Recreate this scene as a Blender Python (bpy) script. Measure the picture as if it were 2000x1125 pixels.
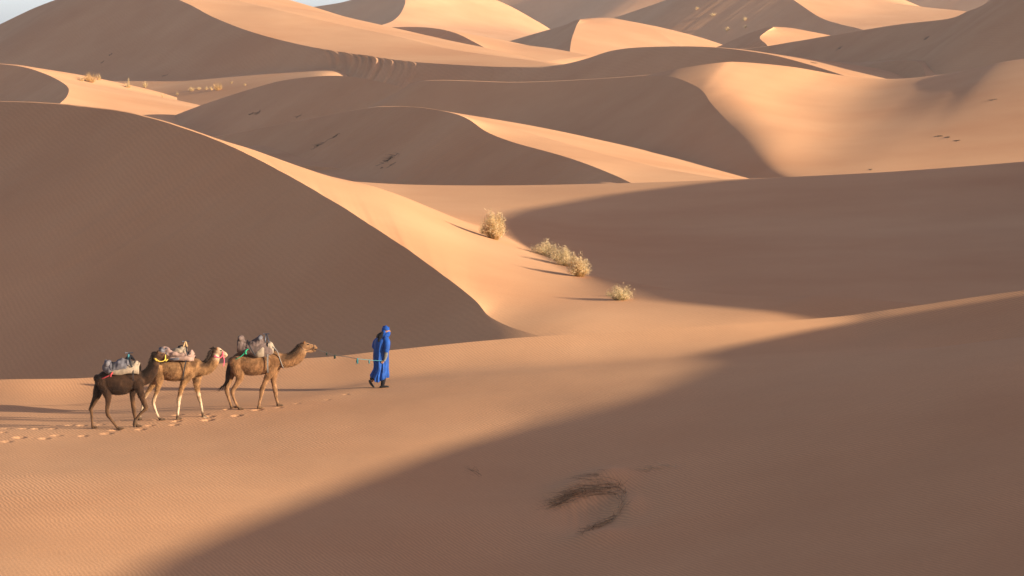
import bpy, bmesh, math, random
import numpy as np
from mathutils import Vector, Matrix, noise as mnoise

for o in list(bpy.data.objects): bpy.data.objects.remove(o)
scene = bpy.context.scene
C = scene.collection

# ------------------------------------------------------------------ camera
F_PX = 5671.0          # focal length in pixels of a 2000 px wide frame
CAM_H = 10.15          # metres above the walking man's feet
PITCH = math.atan(482.5 / F_PX)
cam = bpy.data.cameras.new('camera'); cam_ob = bpy.data.objects.new('camera', cam); C.objects.link(cam_ob)
cam.sensor_width = 36.0; cam.lens = 36.0 * F_PX / 2000.0
cam.clip_start = 1.0; cam.clip_end = 20000.0
cam_ob.location = (0, 0, CAM_H); cam_ob.rotation_euler = (math.pi / 2 - PITCH, 0, 0)
scene.camera = cam_ob

# ------------------------------------------------------------------ light
SUN_EL = math.radians(12.0)
SUN_AZ = math.radians(-25.0)          # measured from +X towards +Y: the sun stands right and a little behind the camera
SUN = np.array([math.cos(SUN_EL) * math.cos(SUN_AZ), math.cos(SUN_EL) * math.sin(SUN_AZ), math.sin(SUN_EL)])
world = bpy.data.worlds.new('World'); scene.world = world; world.use_nodes = True
wn = world.node_tree; wn.nodes.clear()
sky = wn.nodes.new('ShaderNodeTexSky'); sky.sky_type = 'NISHITA'; sky.sun_disc = False
sky.sun_elevation = SUN_EL; sky.sun_rotation = math.pi / 2 - SUN_AZ
sky.air_density = 1.0; sky.dust_density = 1.3; sky.ozone_density = 1.6
bg = wn.nodes.new('ShaderNodeBackground'); bg.inputs['Strength'].default_value = 0.081
wo = wn.nodes.new('ShaderNodeOutputWorld')
tint = wn.nodes.new('ShaderNodeMix'); tint.data_type = 'RGBA'; tint.blend_type = 'MULTIPLY'; tint.inputs[0].default_value = 1.0
tc = wn.nodes.new('ShaderNodeTexCoord'); sx = wn.nodes.new('ShaderNodeSeparateXYZ'); rmp = wn.nodes.new('ShaderNodeValToRGB')
wn.links.new(tc.outputs['Generated'], sx.inputs[0]); wn.links.new(sx.outputs['Z'], rmp.inputs['Fac'])
rmp.color_ramp.elements[0].position = 0.018; rmp.color_ramp.elements[0].color = (1.75, 2.1, 3.6, 1)     # thin bluish air low down
rmp.color_ramp.elements[1].position = 0.07; rmp.color_ramp.elements[1].color = (1.32, 0.94, 0.87, 1)      # dusty warm air above
wn.links.new(sky.outputs[0], tint.inputs[6]); wn.links.new(rmp.outputs[0], tint.inputs[7])
wn.links.new(tint.outputs[2], bg.inputs[0]); wn.links.new(bg.outputs[0], wo.inputs[0])
sun = bpy.data.lights.new('sun', 'SUN'); sun.energy = 5.0; sun.angle = math.radians(0.53); sun.color = (1.0, 0.84, 0.63)
sun_ob = bpy.data.objects.new('sun', sun); C.objects.link(sun_ob)
sun_ob.rotation_euler = Vector(SUN).to_track_quat('Z', 'Y').to_euler()
scene.view_settings.view_transform = 'Standard'; scene.view_settings.look = 'None'
scene.view_settings.exposure = 1.23; scene.view_settings.gamma = 1.0

# ------------------------------------------------------------------ helpers
def P(u, v, d):
    """point seen at pixel (u, v) of the 2000x1125 frame, d metres ahead of the camera"""
    a = (u - 1000.0) / F_PX; b = (562.5 - v) / F_PX
    dy = math.cos(PITCH) + b * math.sin(PITCH); dz = -math.sin(PITCH) + b * math.cos(PITCH)
    k = d / dy
    return np.array([a * k, d, CAM_H + dz * k])

def tag(o, label=None, cat=None, group=None, kind=None):
    if label: o['label'] = label
    if cat: o['category'] = cat
    if group: o['group'] = group
    if kind: o['kind'] = kind
    return o

def empty(name, loc=(0, 0, 0), rz=0.0):
    o = bpy.data.objects.new(name, None); C.objects.link(o)
    o.empty_display_size = 0.2; o.location = loc; o.rotation_euler = (0, 0, rz)
    return o

def mesh_ob(name, verts, faces, mat, parent=None, smooth=True):
    me = bpy.data.meshes.new(name)
    me.from_pydata([tuple(map(float, v)) for v in verts], [], faces)
    me.update()
    if smooth: me.polygons.foreach_set('use_smooth', [True] * len(me.polygons))
    me.materials.append(mat)
    o = bpy.data.objects.new(name, me); C.objects.link(o)
    if parent: o.parent = parent
    return o

def grid_ob(name, X, mat, kind=None):
    """X: (rows, cols, 3) array -> quad grid mesh"""
    r, c, _ = X.shape
    me = bpy.data.meshes.new(name)
    me.vertices.add(r * c); me.vertices.foreach_set('co', np.ascontiguousarray(X, dtype=np.float32).ravel())
    idx = np.arange(r * c).reshape(r, c)
    q = np.stack([idx[:-1, :-1], idx[:-1, 1:], idx[1:, 1:], idx[1:, :-1]], -1).reshape(-1, 4)
    # keep the faces turned upwards
    p = X.reshape(-1, 3); a = p[q[:, 1]] - p[q[:, 0]]; b = p[q[:, 3]] - p[q[:, 0]]
    if (a[:, 0] * b[:, 1] - a[:, 1] * b[:, 0]).mean() < 0: q = q[:, ::-1]
    n = len(q)
    me.loops.add(n * 4); me.loops.foreach_set('vertex_index', q.astype(np.int32).ravel())
    me.polygons.add(n); me.polygons.foreach_set('loop_start', np.arange(0, n * 4, 4, dtype=np.int32))
    me.polygons.foreach_set('loop_total', np.full(n, 4, dtype=np.int32))
    me.polygons.foreach_set('use_smooth', np.ones(n, dtype=bool))
    me.update(calc_edges=True); me.validate()
    me.materials.append(mat)
    o = bpy.data.objects.new(name, me); C.objects.link(o)
    if kind: o['kind'] = kind
    return o

def hermite(K, t, sharp=(), tau=None):
    """cubic curve through rows K (n, ..., 3) at parameters tau, evaluated at t; broken tangents at the sharp rows"""
    n = len(K); K = np.asarray(K, float)
    if tau is None: tau = np.arange(n, dtype=float)
    sl = [(K[i + 1] - K[i]) / (tau[i + 1] - tau[i]) for i in range(n - 1)]
    mo, mi = [None] * n, [None] * n               # outgoing, incoming tangents
    for i in range(n):
        if i == 0: mo[i] = sl[0]; mi[i] = sl[0]
        elif i == n - 1: mo[i] = sl[-1]; mi[i] = sl[-1]
        elif i in sharp: mo[i] = sl[i]; mi[i] = sl[i - 1]
        else:
            h0 = tau[i] - tau[i - 1]; h1 = tau[i + 1] - tau[i]
            m = (sl[i - 1] * h1 + sl[i] * h0) / (h0 + h1); mo[i] = m; mi[i] = m
    out = []
    for tt in t:
        i = min(max(int(np.searchsorted(tau, tt, side='right')) - 1, 0), n - 2)
        h = tau[i + 1] - tau[i]; s = (tt - tau[i]) / h
        out.append((2 * s**3 - 3 * s**2 + 1) * K[i] + (s**3 - 2 * s**2 + s) * h * mo[i]
                   + (-2 * s**3 + 3 * s**2) * K[i + 1] + (s**3 - s**2) * h * mi[i + 1])
    return np.array(out)

def curve(pts, cols):
    """pts: (u, v, d) stations -> (cols, 3) points, smooth along the stations"""
    K = np.array([P(*p) for p in pts])
    return hermite(K, np.linspace(0, len(pts) - 1, cols))

def along(vals, cols):
    return np.interp(np.linspace(0, len(vals) - 1, cols), np.arange(len(vals)), np.array(vals, float))

def smooth_along(a, k=9):
    ker = np.hanning(k + 2)[1:-1]; ker /= ker.sum()
    return np.convolve(np.pad(a, k // 2, mode='edge'), ker, mode='valid')

def vnoise(x, y, scale, seed=0.0, octaves=3):
    """cheap smooth value noise on arrays, built of rotated sines"""
    rs = np.random.RandomState(int(seed * 17) + 5); out = np.zeros_like(x); amp = 1.0; tot = 0.0
    for o in range(octaves):
        for k in range(5):
            a = rs.uniform(0, 2 * math.pi); f = (2.0 ** o) / scale * rs.uniform(0.6, 1.5)
            out += amp * np.sin((x * math.cos(a) + y * math.sin(a)) * f * 2 * math.pi + rs.uniform(0, 6.28))
        tot += amp * 5 ** 0.5; amp *= 0.5
    return out / tot

def loft(name, rows, sharp, mat, nseg=40, rough=0.0, rscale=8.0, seed=1.0, post=None, sink=0.0, soft=None, streak=None):
    """surface through the row curves (each (cols,3)); rows gathered near the sharp ones so that brinks stay crisp"""
    R = np.array(rows)
    tau = [0.0]
    for i in range(len(rows) - 1):
        tau.append(tau[-1] + max(0.05, float(np.linalg.norm(R[i + 1] - R[i], axis=1).mean())))
    tau = np.array(tau); t = []
    for i in range(len(rows) - 1):
        s = np.linspace(0, 1, nseg, endpoint=False)
        a, b = i in sharp, (i + 1) in sharp
        if a and b: s = 0.5 - 0.5 * np.cos(np.pi * s); s = 0.5 - 0.5 * np.cos(np.pi * s)
        elif a: s = s ** 2.6
        elif b: s = 1 - (1 - s) ** 2.6
        t += list(tau[i] + s * (tau[i + 1] - tau[i]))
    t.append(tau[-1])
    X = hermite(R, t, sharp, tau)
    if soft is not None:                            # where the brink fades out into a rounded nose
        X = X + (hermite(R, t, (), tau) - X) * soft[None, :, None]
    if streak:                                      # fine slide marks running down the slip face
        i0, amp, wl = streak; amp = amp * (1 - soft if soft is not None else 1.0); amp = np.asarray(amp) * np.ones(X.shape[1]); cols_ = np.arange(X.shape[1], dtype=float)
        for r in range(i0 * nseg, min((i0 + 2) * nseg, X.shape[0])):
            f = (r - i0 * nseg) / float(nseg)
            X[r, :, 2] += amp * vnoise(cols_ + 3 * math.sin(f * 3), cols_ * 0 + f * 6, wl, 9.0, 3) * (math.sin(math.pi * min(1, f / 1.4)) ** .7 if f < 1.4 else 0)
    if sink:                                       # both ends run down into the ground
        ref = R[sharp[0]]
        def tail(e, e2, edge):
            dr = e[:2] - e2[:2]; dr = dr / (np.linalg.norm(dr) + 1e-9); out = []
            for k in range(1, 11):
                q = edge.copy(); w_ = sink * k / 10.0
                q[:, 0] += dr[0] * w_ * 1.6; q[:, 1] += dr[1] * w_ * 1.6; q[:, 2] -= w_ * (0.35 + 0.65 * k / 10.0)
                out.append(q[:, None, :])
            return out
        X = np.concatenate(tail(ref[0], ref[4], X[:, 0])[::-1] + [X] + tail(ref[-1], ref[-5], X[:, -1]), axis=1)
    if rough:
        X[..., 2] += rough * vnoise(X[..., 0], X[..., 1], rscale, seed)
    if post is not None: X = post(X)
    return grid_ob(name, X, mat, 'structure')

H_ = np.array([-0.87, -0.50])      # plan direction in which the slip faces drop (away from the sun)
def slip(B, w, slope=0.6, h=H_):
    w = np.asarray(w, float) * np.ones(len(B)); out = B.copy()
    out[:, 0] += h[0] * w; out[:, 1] += h[1] * w; out[:, 2] -= slope * w
    return out
def off(B, dx, dy, dz):
    return B + np.stack([np.ones(len(B)) * dx, np.ones(len(B)) * dy, np.ones(len(B)) * dz], -1)

# ------------------------------------------------------------------ materials
def nodes(name):
    m = bpy.data.materials.new(name); m.use_nodes = True
    nt = m.node_tree; b = nt.nodes['Principled BSDF']
    return m, nt, b
def sand_mat(name, col, col2, ripple=0.02, wave=0.16, trough_shade=0.86, fine=0.0):
    m, nt, b = nodes(name); N = nt.nodes; L = nt.links
    b.inputs['Roughness'].default_value = 0.95; b.inputs['Specular IOR Level'].default_value = 0.08
    geo = N.new('ShaderNodeNewGeometry')
    n1 = N.new('ShaderNodeTexNoise'); n1.inputs['Scale'].default_value = 0.035; n1.inputs['Detail'].default_value = 6
    n1.inputs['Roughness'].default_value = 0.6
    L.new(geo.outputs['Position'], n1.inputs['Vector'])
    r = N.new('ShaderNodeValToRGB'); r.color_ramp.elements[0].position = 0.35; r.color_ramp.elements[1].position = 0.68
    r.color_ramp.elements[0].color = (*col, 1); r.color_ramp.elements[1].color = (*col2, 1)
    L.new(n1.outputs['Fac'], r.inputs['Fac'])
    n2 = N.new('ShaderNodeTexNoise'); n2.inputs['Scale'].default_value = 9.0; n2.inputs['Detail'].default_value = 8
    n2.inputs['Roughness'].default_value = 0.75
    L.new(geo.outputs['Position'], n2.inputs['Vector'])
    mx = N.new('ShaderNodeMix'); mx.data_type = 'RGBA'; mx.blend_type = 'MULTIPLY'; mx.inputs[0].default_value = 0.35
    r2 = N.new('ShaderNodeValToRGB'); r2.color_ramp.elements[0].position = 0.3; r2.color_ramp.elements[1].position = 0.7
    r2.color_ramp.elements[0].color = (0.72, 0.70, 0.68, 1); r2.color_ramp.elements[1].color = (1, 1, 1, 1)
    L.new(n2.outputs['Fac'], r2.inputs['Fac']); L.new(r.outputs[0], mx.inputs[6]); L.new(r2.outputs[0], mx.inputs[7])
    L.new(mx.outputs[2], b.inputs['Base Color'])
    # ripples: warped bands that come and go
    mp = N.new('ShaderNodeMapping'); mp.inputs['Rotation'].default_value = (0, 0, math.radians(-24))
    mp.inputs['Scale'].default_value = (1, 0.85, 0.0)
    L.new(geo.outputs['Position'], mp.inputs['Vector'])
    wv = N.new('ShaderNodeTexWave'); wv.wave_type = 'BANDS'; wv.bands_direction = 'X'
    wv.inputs['Scale'].default_value = 0.314 / wave; wv.inputs['Distortion'].default_value = 4.5
    wv.inputs['Detail'].default_value = 2.0; wv.inputs['Detail Scale'].default_value = 0.6 ; wv.inputs['Detail Roughness'].default_value = 0.5
    L.new(mp.outputs[0], wv.inputs['Vector'])
    n3 = N.new('ShaderNodeTexNoise'); n3.inputs['Scale'].default_value = 0.12; n3.inputs['Detail'].default_value = 3
    L.new(geo.outputs['Position'], n3.inputs['Vector'])
    mr = N.new('ShaderNodeMapRange'); mr.inputs['From Min'].default_value = 0.38; mr.inputs['From Max'].default_value = 0.62
    mr.inputs['To Min'].default_value = 0.25; mr.inputs['To Max'].default_value = 1.0
    L.new(n3.outputs['Fac'], mr.inputs['Value'])
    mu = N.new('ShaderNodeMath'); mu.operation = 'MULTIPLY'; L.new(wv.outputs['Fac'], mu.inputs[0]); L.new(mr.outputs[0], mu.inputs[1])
    gs = N.new('ShaderNodeMix'); gs.data_type = 'RGBA'; gs.blend_type = 'MULTIPLY'; gs.inputs[0].default_value = 1.0      # ripple shading painted in: troughs darkened, coarse dark grains there too
    gr = N.new('ShaderNodeMapRange'); gr.inputs['To Min'].default_value = trough_shade; gr.inputs['To Max'].default_value = 1.04; L.new(mu.outputs[0], gr.inputs['Value'])
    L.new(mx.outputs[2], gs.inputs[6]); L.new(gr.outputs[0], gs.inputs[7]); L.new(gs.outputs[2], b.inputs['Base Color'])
    bp = N.new('ShaderNodeBump'); bp.inputs['Strength'].default_value = 1.0; bp.inputs['Distance'].default_value = ripple
    L.new(mu.outputs[0], bp.inputs['Height'])
    n4 = N.new('ShaderNodeTexNoise'); n4.inputs['Scale'].default_value = 14.0 if not fine else fine; n4.inputs['Detail'].default_value = 9; n4.inputs['Roughness'].default_value = 0.7
    L.new(geo.outputs['Position'], n4.inputs['Vector'])
    bp2 = N.new('ShaderNodeBump'); bp2.inputs['Strength'].default_value = 0.5; bp2.inputs['Distance'].default_value = 0.008
    L.new(n4.outputs['Fac'], bp2.inputs['Height']); L.new(bp.outputs[0], bp2.inputs['Normal'])
    L.new(bp2.outputs[0], b.inputs['Normal'])
    return m
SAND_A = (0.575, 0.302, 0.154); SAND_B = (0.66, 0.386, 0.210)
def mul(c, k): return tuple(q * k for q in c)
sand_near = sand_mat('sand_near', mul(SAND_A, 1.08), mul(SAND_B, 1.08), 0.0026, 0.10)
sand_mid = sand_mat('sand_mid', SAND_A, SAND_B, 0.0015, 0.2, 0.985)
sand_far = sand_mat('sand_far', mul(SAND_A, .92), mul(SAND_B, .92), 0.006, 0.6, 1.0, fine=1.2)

NC = 420
# ------------------------------------------------------------------ foreground dune
# crest seen against the dark dune behind it
K_uv = [(-700, 770, 96), (-300, 750, 93), (0, 741, 91.5), (190, 736.5, 91.5), (440, 709, 92), (640, 697, 91.7), (760, 684, 91.7),
        (1000, 661, 92.2), (1200, 649, 92.6), (1400, 635.5, 93.2), (1620, 620, 94), (1750, 603, 93.6), (2000, 567, 92.5), (2300, 537, 90), (2700, 510, 87)]
def fg_row(dv, dd):
    return [(u, v + a, d - b) for (u, v, d), a, b in zip(K_uv, dv, dd)]
# foreground curves, same stations in u, given by pixel row and distance
us = [p[0] for p in K_uv]
def frow(tab):
    uu = [a for a, _, _ in tab]
    v = np.interp(us, uu, [b for _, b, _ in tab]); d = np.interp(us, uu, [c for _, _, c in tab])
    return list(zip(us, v, d))
R_cam = frow([(-700, 885, 77), (0, 855, 78.6), (220, 842, 79.8), (370, 816, 81.8), (505, 801, 83.2), (750, 757, 86.3), (1000, 740, 85.6), (1400, 715, 84.6), (1620, 700, 83.5), (2000, 655, 82.5), (2700, 615, 80)])
R_mid = frow([(-700, 965, 66.5), (0, 955, 68), (500, 915, 71.5), (1000, 860, 75.2), (1400, 830, 74), (2000, 780, 70), (2700, 745, 69)])
R_low = frow([(-700, 1150, 56.5), (0, 1140, 57.5), (500, 1110, 60), (1000, 1080, 62.5), (1400, 1050, 61.5), (2000, 1015, 58), (2700, 985, 57)])
R_bot = frow([(-700, 1500, 44.5), (0, 1480, 45), (1000, 1420, 47), (2000, 1340, 45), (2700, 1260, 42)])
def fg_d(u, v):
    vs, ds = [], []
    for R in (R_bot, R_low, R_mid, R_cam, K_uv):
        vs.append(np.interp(u, us, [r[1] for r in R])); ds.append(np.interp(u, us, [r[2] for r in R]))
    return float(np.interp(v, vs[::-1], ds[::-1]))
def FG(u, v): return P(u, v, fg_d(u, v))
NF = 760
fK = curve(K_uv, NF); fC = curve(R_cam, NF); fM = curve(R_mid, NF); fL = curve(R_low, NF); fB = curve(R_bot, NF)
fU = off(fB, 0, -30, 1.0)
fLip = off(fK, 0.1, -1.1, -0.20); fBk1 = off(fK, -2.0, 5.0, -2.2); fBk2 = off(fK, -6, 16, -8)
rnd = random.Random(4)
prints = []      # (x, y, radius, depth) footprints, filled in below
def track(pts, step, side, r, dep):
    pts = [FG(*p[:2]) for p in pts]
    for a, b in zip(pts[:-1], pts[1:]):
        L = np.linalg.norm((b - a)[:2]); n = max(1, int(L / step)); dirn = (b - a)[:2] / L; nr = np.array([-dirn[1], dirn[0]])
        for k in range(n):
            q = a[:2] + (b - a)[:2] * (k + rnd.uniform(-.15, .15)) / n + nr * side * (1 if k % 2 else -1) * rnd.uniform(.6, 1.4)
            prints.append((q[0], q[1], r * rnd.uniform(.8, 1.25), dep * rnd.uniform(.6, 1.2)))
track([(-300, 885, 82), (0, 862, 82.5), (200, 846, 83), (480, 806, 84.3)], 0.5, 0.25, 0.12, 0.075)
track([(-300, 868, 83.3), (0, 842, 84), (200, 826, 84.5), (540, 795, 85)], 0.7, 0.3, 0.11, 0.06)
track([(-200, 850, 85), (60, 835, 85), (240, 818, 85.2)], 0.6, 0.3, 0.11, 0.06)
track([(540, 797, 85), (640, 780, 85), (720, 762, 85.3)], 0.7, 0.10, 0.075, 0.03)
HOLLOW = FG(1165, 985)
def fg_post(X):
    x, y, z = X[..., 0], X[..., 1], X[..., 2]
    for (px, py, r, dp) in prints:
        m = (abs(x - px) < 3.2 * r) & (abs(y - py) < 3.2 * r)
        if m.any():
            q = ((x[m] - px) ** 2 + (y[m] - py) ** 2) / (r * r)
            z[m] += -dp * np.exp(-q * 1.2) + 0.14 * dp * np.exp(-((np.sqrt(q) - 1.5) ** 2) / 0.25)
    # scoured hollow around the buried shrub
    q = ((x - HOLLOW[0]) / 1.0) ** 2 + ((y - HOLLOW[1]) / 2.6) ** 2
    z -= 0.34 * np.exp(-q * 0.9)
    z += 0.010 * np.sin(x * 2 * math.pi / 0.26 + np.sin(y * 1.3) * .8) * np.exp(-q * 1.3)
    for hu, hv, ha, hx, hy in ((1120, 962, .16, .55, .9), (1180, 942, .20, .6, 1.0), (1225, 985, .12, .35, 1.2), (1165, 1048, .10, .6, .8)):
        hc = FG(hu, hv); z += 1.5 * ha * np.exp(-((x - hc[0]) / hx) ** 2 - ((y - hc[1]) / hy) ** 2)
    hc = FG(1965, 628); q = ((x - hc[0]) / 3.2) ** 2 + ((y - hc[1]) / 2.4) ** 2
    z -= 0.55 * np.exp(-q)
    z += 0.04 * vnoise(x, y, 26, 3.0) * np.clip((94 - y) / 12, 0, 1) + 0.004 * vnoise(x, y, 2.6, 4.0)
    return X
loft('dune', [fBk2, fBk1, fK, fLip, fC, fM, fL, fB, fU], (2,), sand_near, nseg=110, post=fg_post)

# ------------------------------------------------------------------ big dune behind the caravan, flowing into the hollow on its right
T1 = [(-350,206,206),(0,200,173.5),(200,213.5,161.5),(310,235,154.5),(420,270,149.5),(500,295,147.5),(635,349,142),(760,398,138),(928,490,131),(1088,553,124),(1241,587,116.5),(1450,609,112),(1620,621,110),(2000,660,104),(2500,700,102)]
B1 = [(-350,206,204),(0,199,171.5),(200,213,159.5),(310,235,152.5),(430,277,146),(540,330,140),(662,400,132),(800,490,123),(917,577,114.5),(962,622,111.3),(1050,655,108.3),(1230,700,105),(1600,765,102),(2000,790,100),(2500,820,99)]
K2 = [(-350,340,235),(0,348,210),(200,351,202),(310,352,201),(420,353,201),(500,353,201),(635,352,200),(800,360.5,200),(1000,362,200),(1220,357.5,200),(1400,352,200),(1600,345,200),(1800,333,200),(2100,308,200),(2600,262,200)]
G1 = [(-350,380,222),(0,380,195),(200,380,186),(310,378,184),(420,376,183),(500,374,182),(660,385,176),(820,410,170),(990,455,155),(1150,520,142),(1310,560,133),(1500,580,127),(1700,596,123),(2050,622,118),(2500,650,115)]
t1 = curve(T1, NC); b1 = curve(B1, NC); k2 = curve(K2, NC); g1 = curve(G1, NC)
gg = 0.5 * g1 + 0.5 * k2; gg[:, 2] -= 0.25
w1 = smooth_along(along([5, 5, 5, 5, 6, 7.5, 9, 8.5, 7, 6, 6, 4, 2, 2, 2], NC), 25)
sl1 = smooth_along(along([.62,.62,.62,.62,.62,.62,.62,.62,.62,.6,.54,.40,.25,.1,.1], NC), 15)
b1[:, 2] += 0.02 * vnoise(b1[:, 0], b1[:, 1], 5, 2.0) * np.clip(w1 / 9, 0, 1)
c1 = slip(b1, w1, sl1, np.array([-.93, -.37]))
a1 = off(c1, -12, -4, -5.2); a1b = off(c1, -26, -16, -8.5); a1c = off(c1, -44, -40, -13)
bk = off(k2, -3, 8, -2.0); bk2 = off(k2, -6, 20, -8)
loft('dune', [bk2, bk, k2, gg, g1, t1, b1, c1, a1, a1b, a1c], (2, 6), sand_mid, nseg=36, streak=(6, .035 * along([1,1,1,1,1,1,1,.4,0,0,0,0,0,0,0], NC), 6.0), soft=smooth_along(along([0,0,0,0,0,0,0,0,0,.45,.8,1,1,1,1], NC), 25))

# ------------------------------------------------------------------ generic barchan: brink, windward top, slip face
def dune(B, T, floor, slope=0.6, h=H_, back=(25, 14, -6), apron=(0, -1, 60, -1.5), mat=None, cols=NC, nseg=26, jag=0.0, stk=0.06):
    b = curve(B, cols); t = curve(T, cols)
    if jag: b[:, 2] += jag * vnoise(b[:, 0], b[:, 1], 9, 2.0)
    fl = along(floor, cols) if np.ndim(floor) else np.full(cols, float(floor))
    w = smooth_along(np.clip((b[:, 2] - fl) / slope, 0.4, 80), 15)
    c = slip(b, w, slope, np.array(h))
    a = off(c, apron[0] * .5, apron[1] * apron[2] * .5, apron[3] * .42)
    a2 = off(c, apron[0], apron[1] * apron[2], apron[3])
    bk = off(t, back[0] * .5, back[1] * .5, back[2] * .4); bk2 = off(t, *back)
    bk3 = off(t, back[0] * 1.7, back[1] * 1.7, back[2] * 3)
    return loft('dune', [bk3, bk2, bk, t, b, c, a, a2, off(a2, 0, -8, -6)], (3, 4, 7), mat or sand_far, nseg=nseg, sink=12.0, streak=(4, stk, 7.0))

# Q: dark dune in the middle with the bright tongue on its right
dune([(300,292,345),(430,266,330),(590,235,312),(715,212,297),(760,208.5,291),(820,210,283),(880,220,274),(915,233,267),(950,257,260),(1000,277,252),(1090,302,238),(1145,320,229),(1200,342,221),(1232,357,216),(1300,390,206)],
     [(300,291,350),(430,265,334),(590,234,316),(715,211,301),(762,207.5,296),(828,210.5,290),(890,222,285),(935,234,281),(1000,250,275),(1060,267,267),(1150,293,253),(1220,311,244),(1300,330,235),(1417,351,224),(1500,372,215)],
     [-3,-2.4,-1.6,-1.2,-1.2,-1.3,-1.6,-2,-2.6,-3,-3.5,-4,-4.5,-5,-5], apron=(-4,-1,26,-1.6), mat=sand_mid)
# P: rounded dark dune behind it
dune([(200,285,475),(310,238,460),(400,203,448),(500,171,434),(560,156,426),(640,148,415),(700,152,407),(760,164,399),(820,180,390),(900,205,375)],
     [(200,285,478),(310,238,462),(400,203,450),(500,171.2,436),(560,156.3,428),(642,148.4,417),(702,152.6,409),(763,165,401),(823,181,392),(903,206,377)],
     -3.2, mat=sand_mid, apron=(0,-1,70,-1.2), back=(4, 12, -9), stk=.03)
# N + the great sunlit dune on the right
S3 = [(640,250,399),(715,211,391),(770,184,384),(830,157.5,376),(1000,160,363),(1100,157,356),(1200,151,348),(1270,145,342),(1325,134,338),(1400,123,337),(1450,121.5,340),(1550,131,345),(1650,148,349),(1750,154,350),(1850,144,345),(1925,129,340),(2000,115,335),(2300,85,325)]
B3 = [(640,251,398),(714,212,390),(769,185,383),(829,158.5,375),(999,161,362),(1099,158,355),(1197,152.5,347),(1264,148,340),(1312,150,331),(1355,166,320),(1375,181,313),(1390,203,306),(1430,245,293),(1480,290,277),(1540,338,262),(1660,375,248),(1800,400,240),(2100,420,232)]
s3 = curve(S3, NC); b3 = curve(B3, NC)
w3 = smooth_along(np.clip((b3[:, 2] - along([-3.5,-2,-.6,0.2,.4,.2,0,-.2,-.4,-.5,-.6,-.8,-1.2,-1.8,-2.5,-3,-3,-3], NC)) / 0.6, 0.2, 20) * along([1,1,1,1,1,1,1,1,1,1,1,1,1,1,.9,.3,.1,.1], NC), 15)
sl3 = smooth_along(along([.6,.6,.6,.6,.6,.6,.6,.6,.6,.6,.6,.58,.50,.42,.34,.28,.2,.2], NC), 15)
w3 = w3 * 0.6 / sl3; c3 = slip(b3, w3, sl3); a3 = off(c3, -6, -40, -.5); a3b = off(c3, -12, -80, -2.2)
mid3 = 0.5 * s3 + 0.5 * b3
m_l = along([0,0,0,0,0,0,0,0,0,0,.1,.3,.6,.8,1,1,1,1], NC); mid3[:, 2] += 0.0 * m_l
loft('dune', [off(s3, 20, 30, -9), off(s3, 6, 8, -1.5), s3, mid3, b3, c3, a3, a3b, off(a3b, 0, -8, -6)], (2, 4, 7), sand_mid, nseg=30, sink=12.0, soft=smooth_along(along([0,0,0,0,0,0,0,0,0,0,.1,.4,.9,1,1,1,1,1], NC), 15))
# S: small crescent at the far left
dune([(-300,112,565),(-100,118,535),(0,125,515),(50,132,505),(90,145,493),(120,160,479),(134,173,465),(130,189,449),(115,204,435),(95,225,417),(70,260,395)],
     [(-300,111,572),(-100,117,542),(0,124,523),(60,131,518),(130,156,513),(200,171,507),(270,186,499),(340,201,491),(400,214,483),(460,232,471),(520,260,455)],
     -1.8, h=(-.95,-.3), mat=sand_mid)
# BL / R5: the great dune along the back left and its low continuation
B5 = [(-300,200,800),(0,48,735),(110,0,708),(220,-45,676),(350,0,634),(420,35,610),(500,65,585),(600,90,565),(700,107,545),(800,120,528),(900,127,512),(1000,131,498),(1100,128,485),(1200,98,472),(1300,91,458),(1400,93,445),(1500,106,430),(1580,126,420),(1650,148,410),(1720,170,400)]
T5 = [(-300,200,806),(0,47.5,741),(110,-1,715),(260,-50,685),(460,0,650),(545,20,628),(670,49,610),(780,72,590),(875,95,570),(975,110,550),(1050,120,535),(1100,128.5,515),(1140,116,498),(1210,97.5,480),(1310,90.5,465),(1425,94,452),(1525,108,438),(1605,129,427),(1665,148,415),(1730,170,405)]
NC5 = 1300
zt = along([3,2.8,2.6,2.5,2.4,2.3,2.4,4.0,5.0,1.4,0,0,0,0,0,0,-1,-2,-3,-4], NC5)
def avalanche(X):
    # sand slides down the slip face: small tongues standing proud of it
    rs = np.random.RandomState(8); n0 = 3 * 40; n = X.shape[1]
    for r in range(n0 + 1, min(n0 + 42, X.shape[0])):
        f = (r - n0) / 40.0
        prof = np.zeros(n)
        for j, (c0, amp, wd) in enumerate(AV):
            cc = c0 + 5.0 * f * math.sin(j * 1.7) + 52.0 * f
            prof += amp * np.exp(-((np.arange(n) - cc) / wd) ** 2) * min(1, f * 1.5) * max(0, 1.02 - f) ** .35
        X[r, :, 0] -= prof * 0.3; X[r, :, 1] -= prof * 0.5; X[r, :, 2] += prof * 0.5
    return X
rs_ = np.random.RandomState(3)
def _col5(u): return 10 + NC5 * np.interp(u, [p[0] for p in B5], np.arange(len(B5))) / (len(B5) - 1)
AV = [(_col5(u), rs_.uniform(.2, 1.1), rs_.uniform(1.3, 3.4)) for u in np.concatenate([np.arange(615, 650, 9.), np.arange(650, 760, 4.6), [775, 790]])] + [(_col5(u), rs_.uniform(.15, .4), .6) for u in (850, 940, 965, 1000)]

b5 = curve(B5, NC5); t5 = curve(T5, NC5)
w5 = smooth_along(np.clip((b5[:, 2] - zt) / 0.6, 1, 60), 45)
c5 = slip(b5, w5, 0.6); a5 = off(c5, 4, -60, -3.5); a5b = off(c5, 12, -150, -7.5)
loft('dune', [off(t5, 60, 60, -25), off(t5, 25, 20, -4), t5, b5, c5, off(c5, -1, -6, -.25), a5, a5b, off(a5b, 0, -10, -7)], (2, 3, 7), sand_far, nseg=40, sink=12.0, post=avalanche)
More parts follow.
